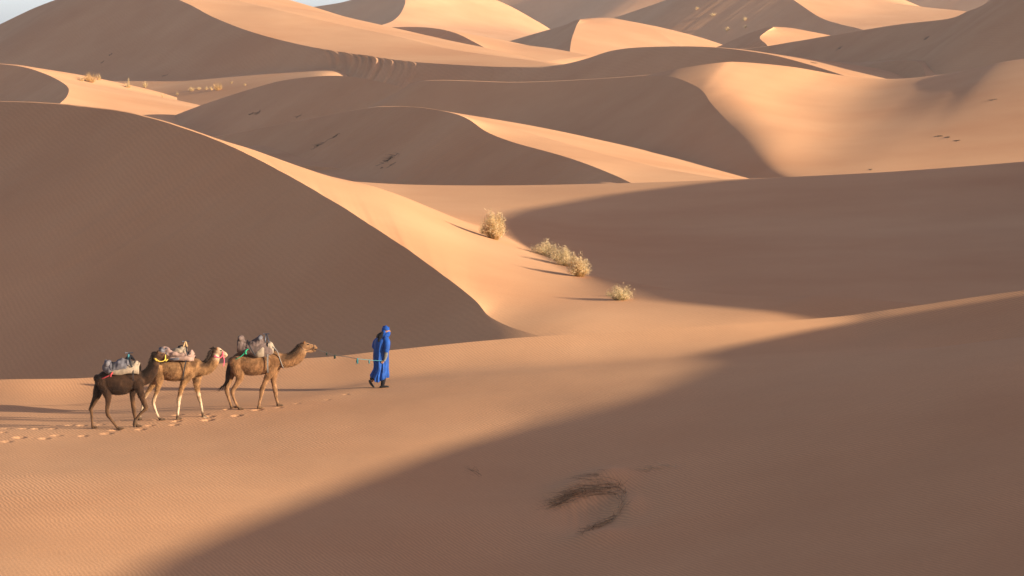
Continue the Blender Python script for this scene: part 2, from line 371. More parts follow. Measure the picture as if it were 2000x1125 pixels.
# Y: dark dune on the right behind the sunlit one, Y2 the ridge in front of it
dune([(1300,104,680),(1460,95,645),(1550,82,625),(1610,72,612),(1750,49,582),(1850,37,562),(1890,22,552),(1930,4,542),(2050,-70,520),(2300,-90,480)],
     [(1300,103,686),(1462,94,652),(1552,81,632),(1612,71,620),(1752,48,590),(1852,36.5,570),(1895,21,560),(1940,2,551),(2070,-72,530),(2320,-92,490)], 7, apron=(0,-1,120,-2))
dune([(1500,152,560),(1600,135,540),(1700,120,520),(1760,107,508),(1850,72,490),(1900,40,480),(1950,5,470),(2080,-60,448),(2300,-70,420)],
     [(1500,151,566),(1602,134,546),(1702,119,526),(1762,106,514),(1853,71,497),(1904,39,487),(1955,3,478),(2090,-62,456),(2320,-72,430)], 6.3, apron=(0,-1,110,-1.5))
dune([(1560,165,470),(1640,143,462),(1700,126,456),(1750,118.5,450),(1786,119,444),(1800,128,438),(1806,140,431),(1809,152,424),(1812,170,415)],
     [(1560,163,475),(1620,131,470),(1690,121.5,466),(1760,117,462),(1800,117.5,459),(1850,123,456),(1895,133,450),(1940,147,440),(1980,165,430)], 4, h=(-.95,-.3))
# far dunes
dune([(640,90,745),(690,61,725),(705,58,715),(760,53.5,705),(830,53.5,690),(885,63,678),(930,84,662),(975,110,645),(1010,128,630)],
     [(640,89,750),(690,60,732),(706,57.5,722),(766,53,714),(840,54,704),(905,64,700),(1000,84,690),(1080,95,680),(1150,108,670)], 5)
dune([(900,110,930),(980,86,905),(1040,68,880),(1100,50,850),(1131,38,832),(1126,50,812),(1117,75,780),(1114,92,760),(1112,110,740)],
     [(900,109,936),(980,85,912),(1040,67,888),(1102,49,860),(1133,37.5,845),(1200,36,850),(1270,55,840),(1320,85,815),(1360,110,790)], 7, h=(-.95,-.3))
dune([(1050,80,1040),(1190,38,1005),(1250,18,990),(1300,0,978),(1400,-40,955),(1500,-30,935),(1550,0,918),(1600,33,898),(1640,47,884),(1685,58,868),(1740,80,845)],
     [(1050,79,1046),(1192,37,1014),(1252,17,1000),(1304,-1,990),(1410,-42,975),(1580,-50,965),(1715,-2,950),(1800,13,938),(1885,22,925),(1950,35,905),(2020,60,880)], 6, apron=(0,-1,150,-1))
dune([(1340,110,740),(1400,92,730),(1450,70,720),(1490,56,710),(1510,53,704),(1496,62,696),(1484,74,688),(1498,88,678),(1503,104,668)],
     [(1340,109,746),(1402,91,737),(1452,69,728),(1494,55,721),(1520,52.5,718),(1560,57,714),(1608,71,708),(1650,86,700),(1690,104,690)], 7, h=(-.95,-.3))
dune([(400,60,1400),(560,21,1350),(620,13,1330),(685,0,1310),(760,-30,1290),(790,-5,1265),(786,20,1240),(768,40,1210),(735,52,1180),(690,66,1150)],
     [(400,59,1410),(560,20,1360),(622,12,1342),(690,-1,1325),(770,-32,1310),(850,-30,1300),(930,10,1290),(990,50,1270),(1040,70,1240),(1080,85,1200)], 12, h=(-.95,-.3))
dune([(800,40,1650),(880,-20,1620),(1000,-60,1580),(1100,-50,1550),(1200,-40,1520),(1300,-60,1480),(1450,-40,1450),(1600,-20,1420),(1800,-60,1380),(2000,-80,1350),(2300,-80,1300)],
     [(800,39,1660),(880,-21,1635),(1010,-62,1600),(1120,-52,1580),(1230,-42,1560),(1330,-62,1530),(1500,-42,1500),(1650,-22,1480),(1850,-62,1440),(2050,-82,1410),(2350,-82,1360)], 14, apron=(0,-1,400,-5))

# ------------------------------------------------------------------ dunes to the right of the view, whose shadows lie over the foreground and the hollow
bpy.context.view_layer.update()
_dg = bpy.context.evaluated_depsgraph_get()
def hit(u, v):
    """terrain point seen at a pixel"""
    o = Vector((0, 0, CAM_H)); d = (Vector(P(u, v, 100.0)) - o).normalized()
    return np.array(scene.ray_cast(_dg, o, d)[1])
def ray_to(p, x):
    t = (x - p[0]) / SUN[0]; return p + SUN * t
fg_edge = [(120,1250,51),(230,1125,57.6),(420,1035,63),(640,950,69),(830,885,72.5),(1010,835,75),(1180,790,77),(1300,750,80.5),(1380,715,84),(1420,690,87.5),(1470,669,90),(1620,639,92.3),(1800,602,89.5),(2000,569.5,85)]
mid_edge = [(1600,616),(1430,608),(1300,599),(1241,589),(1199,564),(1141,541),(1050,498),(985,456),(962,430),(1010,410),(1092,397),(1177,381),(1300,366),(1400,354)]
pf = np.array([ray_to(FG(*e[:2]), 33.0) for e in fg_edge]); pm = np.array([ray_to(hit(*e), 58.0) for e in mid_edge])
pf = pf[np.argsort(pf[:, 1])]; pm = pm[np.argsort(pm[:, 1])]
def caster(pts, y0, y1, n, left, right):
    ys = np.linspace(y0, y1, n)
    xs = np.full(n, pts[0, 0])
    zs = np.interp(ys, pts[:, 1], pts[:, 2])
    lo = ys < pts[0, 1]; hi = ys > pts[-1, 1]
    zs[lo] = pts[0, 2] - left * (pts[0, 1] - ys[lo]); zs[hi] = pts[-1, 2] - right * (ys[hi] - pts[-1, 1])
    return np.stack([xs, ys, smooth_along(zs, 11)], -1)
cf = caster(pf, -40, 130, 260, -0.02, 0.35)
cm = caster(pm, 40, 260, 260, 0.45, 0.2)
for cr, dn in ((cf, 9.0), (cm, 16.0)):
    loft('dune', [off(cr, 40, -6, -dn * 1.2), off(cr, 16, -2, -3.2), cr, off(cr, -6, 1, -3.0), off(cr, -14, 2, -dn * .8), off(cr, -24, 4, -dn * 1.3)], (2,), sand_mid, nseg=14)

# ------------------------------------------------------------------ ground sheet out to the horizon
def ground():
    ys = np.concatenate([[-3000, -800, -200, -50, 0], np.linspace(30, 1800, 240), [2200, 3000, 4500, 7000, 12000]])
    xs = np.concatenate([[-9000, -4000, -1800, -900], np.linspace(-500, 500, 160), [900, 1800, 4000, 9000]])
    X, Y = np.meshgrid(xs, ys)
    Z = np.interp(Y, [-3000, 0, 250, 420, 620, 800, 1200, 2000, 12000], [-14, -14, -7, -3, 1, 4.5, 7, 8, 4]) + 0.7 * vnoise(X, Y, 160, 6.0)
    return grid_ob('ground', np.stack([X, Y, Z], -1), sand_far, 'structure')
ground()

# ------------------------------------------------------------------ air
def haze():
    me = bpy.data.meshes.new('haze'); x0, x1, y0, y1, z0, z1 = -420, 480, -60, 1900, -40, 75
    v = [(x, y, z) for z in (z0, z1) for y in (y0, y1) for x in (x0, x1)]
    me.from_pydata(v, [], [(0, 2, 3, 1), (4, 5, 7, 6), (0, 1, 5, 4), (2, 6, 7, 3), (0, 4, 6, 2), (1, 3, 7, 5)]); me.update()
    m = bpy.data.materials.new('haze'); m.use_nodes = True; nt = m.node_tree; nt.nodes.remove(nt.nodes['Principled BSDF'])
    pv = nt.nodes.new('ShaderNodeVolumePrincipled'); pv.inputs['Color'].default_value = (.92, .91, .93, 1); pv.inputs['Density'].default_value = HAZE; pv.inputs['Anisotropy'].default_value = 0.2
    nt.links.new(pv.outputs[0], nt.nodes['Material Output'].inputs['Volume']); me.materials.append(m)
    o = bpy.data.objects.new('haze', me); C.objects.link(o); o['kind'] = 'stuff'
HAZE = 0.00014

# ================================================================== things
bpy.context.view_layer.update()
_dg = bpy.context.evaluated_depsgraph_get()
def hit(u, v):
    """terrain point seen at a pixel"""
    o = Vector((0, 0, CAM_H)); d = (Vector(P(u, v, 100.0)) - o).normalized()
    r = scene.ray_cast(_dg, o, d)
    return np.array(r[1])
def gz(x, y, top=30.0):
    r = scene.ray_cast(_dg, Vector((x, y, top)), Vector((0, 0, -1)))
    return r[1][2]

def simple_mat(name, col, rough=0.8, spec=0.2, var=0.25, scale=12.0, bump=0.0, bscale=60.0, metal=0.0, sheen=0.0, trans=0.0):
    m, nt, b = nodes(name); N = nt.nodes; L = nt.links
    b.inputs['Roughness'].default_value = rough; b.inputs['Specular IOR Level'].default_value = spec; b.inputs['Metallic'].default_value = metal
    if sheen: b.inputs['Sheen Weight'].default_value = sheen
    tc = N.new('ShaderNodeTexCoord'); n1 = N.new('ShaderNodeTexNoise'); n1.inputs['Scale'].default_value = scale; n1.inputs['Detail'].default_value = 5
    L.new(tc.outputs['Object'], n1.inputs['Vector'])
    r = N.new('ShaderNodeValToRGB'); r.color_ramp.elements[0].position = .3; r.color_ramp.elements[1].position = .7
    r.color_ramp.elements[0].color = tuple(c * (1 - var) for c in col) + (1,); r.color_ramp.elements[1].color = tuple(min(1, c * (1 + var)) for c in col) + (1,)
    L.new(n1.outputs['Fac'], r.inputs['Fac']); L.new(r.outputs[0], b.inputs['Base Color'])
    if bump:
        n2 = N.new('ShaderNodeTexNoise'); n2.inputs['Scale'].default_value = bscale; n2.inputs['Detail'].default_value = 6
        L.new(tc.outputs['Object'], n2.inputs['Vector'])
        bp = N.new('ShaderNodeBump'); bp.inputs['Distance'].default_value = bump; bp.inputs['Strength'].default_value = 1
        L.new(n2.outputs['Fac'], bp.inputs['Height']); L.new(bp.outputs[0], b.inputs['Normal'])
    if trans:
        t = N.new('ShaderNodeBsdfTranslucent'); L.new(r.outputs[0], t.inputs['Color'])
        mx = N.new('ShaderNodeMixShader'); mx.inputs[0].default_value = trans
        out = N['Material Output']; L.new(b.outputs[0], mx.inputs[1]); L.new(t.outputs[0], mx.inputs[2]); L.new(mx.outputs[0], out.inputs['Surface'])
    return m

def coat_mat(name):
    """fur: colour from the 'coat' attribute, broken up by woolly noise"""
    m, nt, b = nodes(name); N = nt.nodes; L = nt.links
    b.inputs['Roughness'].default_value = 0.85; b.inputs['Specular IOR Level'].default_value = 0.15
    b.inputs['Sheen Weight'].default_value = 0.08; b.inputs['Sheen Roughness'].default_value = 0.5; b.inputs['Sheen Tint'].default_value = (1, .85, .65, 1)
    at = N.new('ShaderNodeAttribute'); at.attribute_name = 'coat'
    tc = N.new('ShaderNodeTexCoord')
    n1 = N.new('ShaderNodeTexNoise'); n1.inputs['Scale'].default_value = 9; n1.inputs['Detail'].default_value = 8; n1.inputs['Roughness'].default_value = .75
    mp = N.new('ShaderNodeMapping'); mp.inputs['Scale'].default_value = (1.6, 1.6, .7)
    L.new(tc.outputs['Object'], mp.inputs['Vector']); L.new(mp.outputs[0], n1.inputs['Vector'])
    r = N.new('ShaderNodeValToRGB'); r.color_ramp.elements[0].position = .35; r.color_ramp.elements[1].position = .65
    r.color_ramp.elements[0].color = (.5, .46, .42, 1); r.color_ramp.elements[1].color = (1.0, 1.0, 1.0, 1)
    mx = N.new('ShaderNodeMix'); mx.data_type = 'RGBA'; mx.blend_type = 'MULTIPLY'; mx.inputs[0].default_value = .9
    L.new(n1.outputs['Fac'], r.inputs['Fac']); L.new(at.outputs['Color'], mx.inputs[6]); L.new(r.outputs[0], mx.inputs[7])
    L.new(mx.outputs[2], b.inputs['Base Color'])
    n2 = N.new('ShaderNodeTexNoise'); n2.inputs['Scale'].default_value = 55; n2.inputs['Detail'].default_value = 6; n2.inputs['Roughness'].default_value = .8
    L.new(mp.outputs[0], n2.inputs['Vector'])
    bp = N.new('ShaderNodeBump'); bp.inputs['Distance'].default_value = .02; bp.inputs['Strength'].default_value = .7
    L.new(n2.outputs['Fac'], bp.inputs['Height']); L.new(bp.outputs[0], b.inputs['Normal'])
    return m

# ---------------------------------------------------------------- tubes and organic unions
def tube_geo(pts, verts, faces, n=14, cap=True):
    """pts: (x, y, z, r_in_plane, r_side) stations; rings perpendicular to the path, closed and rounded at the ends"""
    pts = [np.array(p, float) for p in pts]
    c = [p[:3] for p in pts]
    st = list(range(len(pts)))
    rings = []
    def frame(i):
        if i == 0: t = c[1] - c[0]
        elif i == len(c) - 1: t = c[-1] - c[-2]
        else:
            a = c[i] - c[i - 1]; b = c[i + 1] - c[i]
            t = a / (np.linalg.norm(a) + 1e-9) + b / (np.linalg.norm(b) + 1e-9)
        t = t / (np.linalg.norm(t) + 1e-9)
        s = np.array([0, 1.0, 0]); s = s - t * s.dot(t)
        if np.linalg.norm(s) < 1e-3: s = np.array([1.0, 0, 0])
        s /= np.linalg.norm(s)
        return t, s, np.cross(s, t)
    def ring(ce, s, k, r1, r2):
        b0 = len(verts)
        for j in range(n):
            a = 2 * math.pi * j / n
            verts.append(ce + k * (r1 * math.cos(a)) + s * (r2 * math.sin(a)))
        rings.append(b0)
    for i in st:
        t, s, k = frame(i); r1, r2 = pts[i][3], pts[i][4]
        if i == 0 and cap:
            for f, q in ((.95, .25), (.7, .72)): ring(c[i] - t * (min(r1, r2) * f), s, k, r1 * q, r2 * q)
        ring(c[i], s, k, r1, r2)
        if i == len(pts) - 1 and cap:
            for f, q in ((.7, .72), (.95, .25)): ring(c[i] + t * (min(r1, r2) * f), s, k, r1 * q, r2 * q)
    for a, b in zip(rings[:-1], rings[1:]):
        for j in range(n):
            faces.append((a + j, a + (j + 1) % n, b + (j + 1) % n, b + j))
    faces.append(tuple(rings[0] + j for j in range(n))[::-1]); faces.append(tuple(rings[-1] + j for j in range(n)))

def dense(pts, k=4):
    """smooth resampling of a chain"""
    K = np.array(pts, float)
    if len(K) < 3: return pts
    return list(hermite(K, np.linspace(0, len(K) - 1, (len(K) - 1) * k + 1)))

def organic(name, chains, mat, parent=None, voxel=0.02, smooth=4, n=14, jitter=0.0, seed=0):
    """one continuous skin over all chains"""
    verts, faces = [], []
    for ch in chains: tube_geo(dense(ch), verts, faces, n)
    me = bpy.data.meshes.new(name); me.from_pydata([tuple(map(float, v)) for v in verts], [], faces); me.update()
    tmp = bpy.data.objects.new(name + '_tmp', me); C.objects.link(tmp)
    r = tmp.modifiers.new('r', 'REMESH'); r.mode = 'VOXEL'; r.voxel_size = voxel
    sm = tmp.modifiers.new('s', 'SMOOTH'); sm.iterations = smooth; sm.factor = 0.6
    dg = bpy.context.evaluated_depsgraph_get()
    new = bpy.data.meshes.new_from_object(tmp.evaluated_get(dg))
    bpy.data.objects.remove(tmp); bpy.data.meshes.remove(me)
    new.name = name
    nv = len(new.vertices); co = np.empty(nv * 3); new.vertices.foreach_get('co', co); co = co.reshape(-1, 3)
    if jitter:
        nm = np.empty(nv * 3); new.vertices.foreach_get('normal', nm); nm = nm.reshape(-1, 3)
        j = vnoise(co[:, 0] + co[:, 1] * .7, co[:, 2] - co[:, 1] * .6, .09, seed, 3)
        co += nm * (jitter * j)[:, None]
        new.vertices.foreach_set('co', co.ravel()); new.update()
    new.polygons.foreach_set('use_smooth', [True] * len(new.polygons))
    new.materials.clear(); new.materials.append(mat)
    o = bpy.data.objects.new(name, new); C.objects.link(o)
    if parent: o.parent = parent
    return o, co

def paint(o, cols, name='coat'):
    at = o.data.color_attributes.new(name, 'FLOAT_COLOR', 'POINT')
    at.data.foreach_set('color', np.concatenate([cols, np.ones((len(cols), 1))], 1).astype(np.float32).ravel())

def tube_ob(name, pts, r, mat, parent=None, n=8, k=4):
    verts, faces = [], []
    tube_geo(dense([(*p, r, r) for p in pts], k), verts, faces, n)
    return mesh_ob(name, verts, faces, mat, parent)

def blades(rs, specs, verts, faces, seg=3):
    """thin bent ribbons: (base, tip, bend vector, width)"""
    for base, tip, bend, w in specs:
        base = np.array(base, float); tip = np.array(tip, float); d = tip - base
        side = np.cross(d, rs.normal(size=3)); side /= (np.linalg.norm(side) + 1e-9)
        b0 = len(verts)
        for i in range(seg + 1):
            s = i / seg
            p = base + d * s + np.array(bend) * (s * (1 - s) * 2 + s * s * .6)
            ww = w * (1 - s * .75)
            verts.append(p - side * ww / 2); verts.append(p + side * ww / 2)
        for i in range(seg):
            a = b0 + 2 * i; faces.append((a, a + 1, a + 3, a + 2))

# ---------------------------------------------------------------- materials of the things
fur = coat_mat('camel_fur')
hair_dark = simple_mat('dark_hair', (.035, .022, .014), .8, .2, .5, 30)
hair_brown = simple_mat('brown_hair', (.10, .055, .028), .8, .2, .4, 30)
eye_m = simple_mat('eye', (.01, .007, .005), .15, .6, .0)
grey_cloth = simple_mat('grey_blanket', (.125, .12, .135), .9, .1, .25, 9, .012, 13)
brown_cloth = simple_mat('brown_blanket', (.125, .09, .08), .9, .1, .3, 9, .012, 13)
pink_cloth = simple_mat('pinkish_blanket', (.30, .20, .165), .9, .1, .3, 7, .012, 13)
cream_cloth = simple_mat('cream_felt', (.29, .23, .17), .9, .1, .2, 12, .003, 30)
dark_cloth = simple_mat('dark_cloth', (.007, .007, .010), .85, .1, .3, 20, .004, 60)
strap_m = simple_mat('grey_strap', (.20, .19, .18), .8, .2, .2, 30)
dark_strap = simple_mat('dark_strap', (.035, .035, .04), .7, .2, .2, 30)
metal_m = simple_mat('dark_metal', (.05, .055, .07), .35, .5, .2, 20, metal=.8)
wood_m = simple_mat('pale_wood', (.40, .27, .14), .7, .3, .3, 30)
rope_red = simple_mat('red_rope', (.45, .06, .07), .8, .2, .4, 60, .004, 150)
rope_green = simple_mat('green_rope', (.02, .38, .20), .7, .2, .2, 60)
rope_pink = simple_mat('pink_rope', (.75, .12, .22), .7, .2, .2, 60)
rope_yellow = simple_mat('yellow_rope', (.72, .50, .09), .7, .2, .2, 60)
rope_teal = simple_mat('teal_rope', (.05, .20, .24), .7, .2, .2, 60)
rope_grey = simple_mat('grey_rope', (.045, .04, .038), .8, .2, .3, 60)
tassel_m = simple_mat('tassel', (.02, .035, .03), .8, .2, .3, 60)
tassel_teal = simple_mat('tassel_teal', (.03, .16, .19), .8, .2, .3, 60)

# ---------------------------------------------------------------- camels
class Frame:
    """turns positions read off the photograph into metres in a thing's own frame"""
    def __init__(s, ox, oy, scale, u0, v0, d):
        s.ox, s.oy, s.sc, s.u0, s.v0, s.ppm = ox, oy, scale, u0, v0, F_PX / d
        s.k = 1.0 / scale / s.ppm
    def p(s, cx, cy, y=0.0):
        u = s.ox + cx / s.sc; v = s.oy + cy / s.sc
        return ((u - s.u0) / s.ppm * (1 + 0 * y), y, (s.v0 - v) / s.ppm - y * 0.115)
    def ch(s, pts, y):
        out = []
        for q in pts:
            cx, cy, r = q[:3]; ry = q[3] if len(q) > 3 else r * s.k
            yy = q[4] if len(q) > 4 else y
            out.append((*s.p(cx, cy, yy), r * s.k, ry))
        return out

def place(fr, name, label, cat, d, group=None):
    x = (fr.u0 - 1000) / F_PX * d
    root = empty(name, P(fr.u0, fr.v0, d))
    tag(root, label, cat, group)
    return root

def ground_feet(chains, feet, org):
    """slide the lower leg so that the sole stands on the sand"""
    for idx, lifted in feet:
        ch = chains[idx]; low = min(q[2] - q[3] for q in ch)
        q = min(ch, key=lambda t: t[2])
        g = gz(org[0] + q[0], org[1] + q[1]) - org[2]
        if lifted: continue
        dz = g - low - 0.012
        zmax = max(t[2] for t in ch)
        chains[idx] = [(t[0], t[1], t[2] + dz * min(1, max(0, (zmax - t[2]) / (zmax - low))) ** .8, t[3], t[4]) for t in ch]

def build_camel(fr, d, spec, label, seed):
    spec['feet'] = [(f, l[1]) for f, l in zip(spec['feet'], spec['legs'])]
    root = empty('camel', tuple(P(fr.u0, fr.v0, d))); tag(root, label, 'camel', 'camels walking in a line behind the guide')
    org = np.array(P(fr.u0, fr.v0, d))
    chains = [fr.ch(c, y) for c, y in spec['legs']]
    ground_feet(chains, [(i, i in spec.get('lifted', ())) for i in range(len(chains))], org)
    chains += [fr.ch(spec['trunk'], 0), fr.ch(spec['hump'], 0), fr.ch(spec['neck'], 0), fr.ch(spec['head'], 0)]
    jx = spec['jaw']; chains.append(fr.ch(jx, 0))
    # feet: broad two toed pads
    for i, (c, y) in enumerate(spec['feet']):
        f = fr.ch(c, y); leg = chains[i]; low = leg[-1]
        dx = low[2] - fr.ch([spec['legs'][i][0][-1]], y)[0][2]
        f = [(q[0], q[1], q[2] + dx, q[3], q[4]) for q in f]
        if i not in spec.get('lifted', ()):
            f = [(q[0], q[1], gz(org[0] + q[0], org[1] + q[1]) - org[2] + q[3] * .8, q[3], q[4]) for q in f]
        chains.append(f)
    o, co = organic('body', chains, fur, root, voxel=.0165, smooth=4, jitter=.003, seed=seed)
    x, y, z = co[:, 0], co[:, 1], co[:, 2]
    base = np.array(spec['coat']); leg = np.array(spec['leg_coat']); top = np.array(spec['top_coat'])
    belly = fr.p(0, spec['belly_v'])[2]
    nz = vnoise(x * 1.0 + y, z + y * .5, .35, seed + 3, 3)
    t = np.clip((belly - .10 - z + .1 * nz) / .35, 0, 1)[:, None]
    cols = base * (1 - t) + leg * t
    topz = fr.p(0, spec['top_v'])[2]
    t2 = np.clip((z - topz + .12 * nz) / .22, 0, 1)[:, None]
    cols = cols * (1 - t2) + top * t2
    # pale face and throat, dark knees and feet
    hx, _, hz = fr.p(*spec['head'][1][:2])
    dh = np.sqrt((x - hx - .08) ** 2 + (z - hz) ** 2)
    t3 = np.clip((.33 - dh) / .15, 0, 1)[:, None] * spec['face_mix']; cols = cols * (1 - t3) + np.array(spec['face_coat']) * t3
    gzv = np.array([0.0]); foot = np.clip((.07 - (z - z.min())) / .05, 0, 1)[:, None]
    cols = cols * (1 + .30 * nz[:, None])
    for c, yy in spec['feet']:
        for q in fr.ch(c, yy):
            dd = np.sqrt((x - q[0]) ** 2 + (y - q[1]) ** 2 + ((z - q[2]) * 1.0) ** 2)
            tt = np.clip((.13 - dd) / .07, 0, 1)[:, None]; cols = cols * (1 - tt) + np.array((.10, .06, .035)) * tt
    # dark mane down the back of the neck
    for q in fr.ch(spec['mane'], 0):
        dd = np.sqrt((x - q[0]) ** 2 + (z - q[2]) ** 2); tt = np.clip((q[3] * 1.6 - dd) / (q[3] * .9), 0, 1)[:, None] * .85
        cols = cols * (1 - tt) + np.array(spec['mane_coat']) * tt
    for bx, by, br, bc in spec.get('blots', ()):
        q = fr.p(bx, by); dd = np.sqrt((x - q[0]) ** 2 + (z - q[2]) ** 2) + .05 * nz; tt = np.clip((br * fr.k - dd) / (br * fr.k * .6), 0, 1)[:, None] * .8
        cols = cols * (1 - tt) + np.array(bc) * tt
    paint(o, np.clip(cols, .004, 1))
    rs = np.random.RandomState(seed)
    # ears and eyes
    for s in (-1, 1):
        ex, ey = spec['ear']; a = fr.p(ex, ey, s * .07); b = fr.p(ex + spec.get('ear_dx', 2), ey - spec.get('ear_len', 26), s * .11)
        vv, ff = [], []
        tube_geo([(*a, .022, .02), ((a[0] + b[0]) / 2, (a[1] + b[1]) / 2, (a[2] + b[2]) / 2, .03, .016), (*b, .007, .005)], vv, ff, 10)
        e = mesh_ob('ear', vv, ff, fur, root); paint(e, np.tile(np.array(spec['top_coat']) * 1.1, (len(vv), 1)))
        px, py = spec['eye']; q = fr.p(px, py, s * spec.get('eye_y', .08))
        vv, ff = [], []; tube_geo([(q[0] - .012, q[1], q[2], .014, .014), (q[0] + .012, q[1], q[2], .016, .014)], vv, ff, 10)
        mesh_ob('eye', vv, ff, eye_m, root)
        npx, npy = spec['nostril']; q = fr.p(npx, npy, s * .028)
        vv, ff = [], []; tube_geo([(q[0] - .010, q[1], q[2] - .006, .006, .008), (q[0] + .010, q[1], q[2] + .006, .006, .008)], vv, ff, 8)
        mesh_ob('nostril', vv, ff, eye_m, root)
    # tail
    tl = spec.get('tail')
    if tl:
        vv, ff = [], []; tube_geo(dense([(*fr.p(a, b, 0), r * fr.k, r * fr.k * .8) for a, b, r in tl]), vv, ff, 8)
        pts = [np.array(fr.p(a, b, 0)) for a, b, r in tl]; sp = []
        for k in range(170):
            i = rs.randint(1, len(pts) - 1); f = rs.rand(); p0 = pts[i] * (1 - f) + pts[i + 1] * f if i + 1 < len(pts) else pts[i]
            dr = pts[min(i + 1, len(pts) - 1)] - pts[i - 1]; dr /= np.linalg.norm(dr)
            sp.append((p0 + rs.normal(size=3) * .012, p0 + dr * rs.uniform(.1, .22) + rs.normal(size=3) * .03, rs.normal(size=3) * .02, .009))
        blades(rs, sp, vv, ff)
        mesh_ob('tail', vv, ff, hair_dark, root)
    # wool standing off the coat
    me = o.data; nv = len(me.vertices); nm = np.empty(nv * 3); me.vertices.foreach_get('normal', nm); nm = nm.reshape(-1, 3)
    pk = rs.choice(nv, size=min(nv, 15000), replace=False); vv, ff, cc = [], [], []
    legz = belly - .12
    for i in pk:
        p = co[i]; low = p[2] < legz
        if low and rs.rand() < .75: continue
        if (p[0] - hx) ** 2 + (p[2] - hz) ** 2 < .05 or p[0] > hx: continue
        L_ = rs.uniform(.010, .018) if low else rs.uniform(.018, .036) * (1.3 if p[0] > fr.p(600, 0)[0] else 1.0)
        d_ = nm[i] * .62 + np.array([-.45, 0, -.55]) + rs.normal(size=3) * .25; d_ /= np.linalg.norm(d_)
        s_ = np.cross(d_, nm[i]); s_ /= (np.linalg.norm(s_) + 1e-9); a = len(vv); w_ = .0055
        vv += [p - s_ * w_, p + s_ * w_, p + d_ * L_]; ff.append((a, a + 1, a + 2)); f_ = rs.uniform(.75, 1.35); cc += [np.clip(cols[i] * f_, .004, 1)] * 3
    wo_ = mesh_ob('wool', vv, ff, fur, root, smooth=False); paint(wo_, np.array(cc)); wo_['kind'] = 'stuff'
    # shaggy mane, hump and throat wool
    vv, ff = [], []; sp = []
    mn = [np.array(fr.p(a, b, 0)) for a, b, r in spec['mane']]; rr = [r * fr.k for a, b, r in spec['mane']]
    for k in range(700):
        i = rs.randint(0, len(mn) - 1); f = rs.rand(); c0 = mn[i] * (1 - f) + mn[i + 1] * f; r0 = rr[i] * (1 - f) + rr[i + 1] * f
        t = mn[i + 1] - mn[i]; t /= np.linalg.norm(t); nrm = np.array([-t[2], 0, t[0]]);  nrm = nrm if nrm[2] > 0 or nrm[0] < 0 else -nrm
        a = rs.uniform(-1.5, 1.5); dirn = nrm * math.cos(a) + np.array([0, 1, 0]) * math.sin(a)
        b0 = c0 + dirn * r0 * .7
        sp.append((b0, b0 + dirn * rs.uniform(.03, .065) - t * rs.uniform(.0, .05), np.array([0, 0, -.02]), .010))
    blades(rs, sp, vv, ff, 2)
    mesh_ob('mane', vv, ff, hair_dark if spec.get('dark_mane', True) else hair_brown, root)
    return root, o, co, org

A = Frame(410, 620, 5.113, 505, 803, 83.3)
specA = dict(blots=[(655,420,75,(.16,.075,.03)),(400,540,60,(.22,.12,.06))],
    legs=[([(268,430,72,.14),(290,510,64,.12),(308,585,44,.09),(278,655,27,.06),(232,725,24,.05),(240,785,16,.038),(272,860,14,.035),(300,900,16,.042)], -.20),
          ([(232,430,60,.13),(215,520,48,.11),(196,600,36,.08),(176,670,26,.055),(160,730,24,.05),(175,800,17,.038),(195,870,14,.035),(206,912,16,.042)], .20),
          ([(625,450,72,.12),(612,535,52,.095),(582,595,35,.07),(550,660,25,.055),(528,720,27,.055),(515,790,17,.038),(500,850,15,.036),(494,895,17,.042)], -.17),
          ([(650,480,60,.12),(632,590,34,.075),(642,680,25,.055),(652,735,25,.052),(660,800,16,.038),(672,845,15,.036),(678,868,16,.042)], .17)],
    feet=[[(298,918,15,.065),(338,925,11,.06)],[(208,932,15,.065),(252,940,11,.06)],[(488,918,16,.07),(530,927,11,.06)],[(676,882,16,.065),(722,889,11,.06)]],
    trunk=[(222,440,38,.13),(262,440,88,.25),(320,445,106,.31),(400,455,118,.36),(480,452,118,.37),(560,440,112,.34),(630,430,104,.29),(680,425,88,.24),(715,430,60,.17)],
    hump=[(380,350,40,.14),(470,315,60,.15),(560,345,40,.14)],
    neck=[(690,420,74,.17),(750,425,72,.14),(810,415,72,.125),(865,388,72,.115),(905,345,64,.105),(930,298,50,.09)],
    head=[(925,272,36,.085),(965,278,40,.095),(1005,284,31,.07),(1045,288,27,.058),(1066,296,19,.05)],
    jaw=[(960,320,22,.05),(1010,330,16,.04),(1055,322,12,.035)],
    coat=(.29,.15,.068), leg_coat=(.29,.16,.08), top_coat=(.24,.115,.05), face_coat=(.36,.22,.12), face_mix=.6, belly_v=560, top_v=360,
    mane=[(740,392,30),(800,378,30),(845,352,34),(885,310,34),(912,262,28)], mane_coat=(.10,.055,.03),
    ear=(948,252), ear_len=24, ear_dx=6, eye=(992,262), nostril=(1068,284),
    tail=[(208,415,12),(186,490,16),(178,570,22),(172,630,20),(140,672,8),(118,688,3)])
camelA = build_camel(A, 83.3, specA, 'light brown camel at the head of the line, on the lead rope', 11)

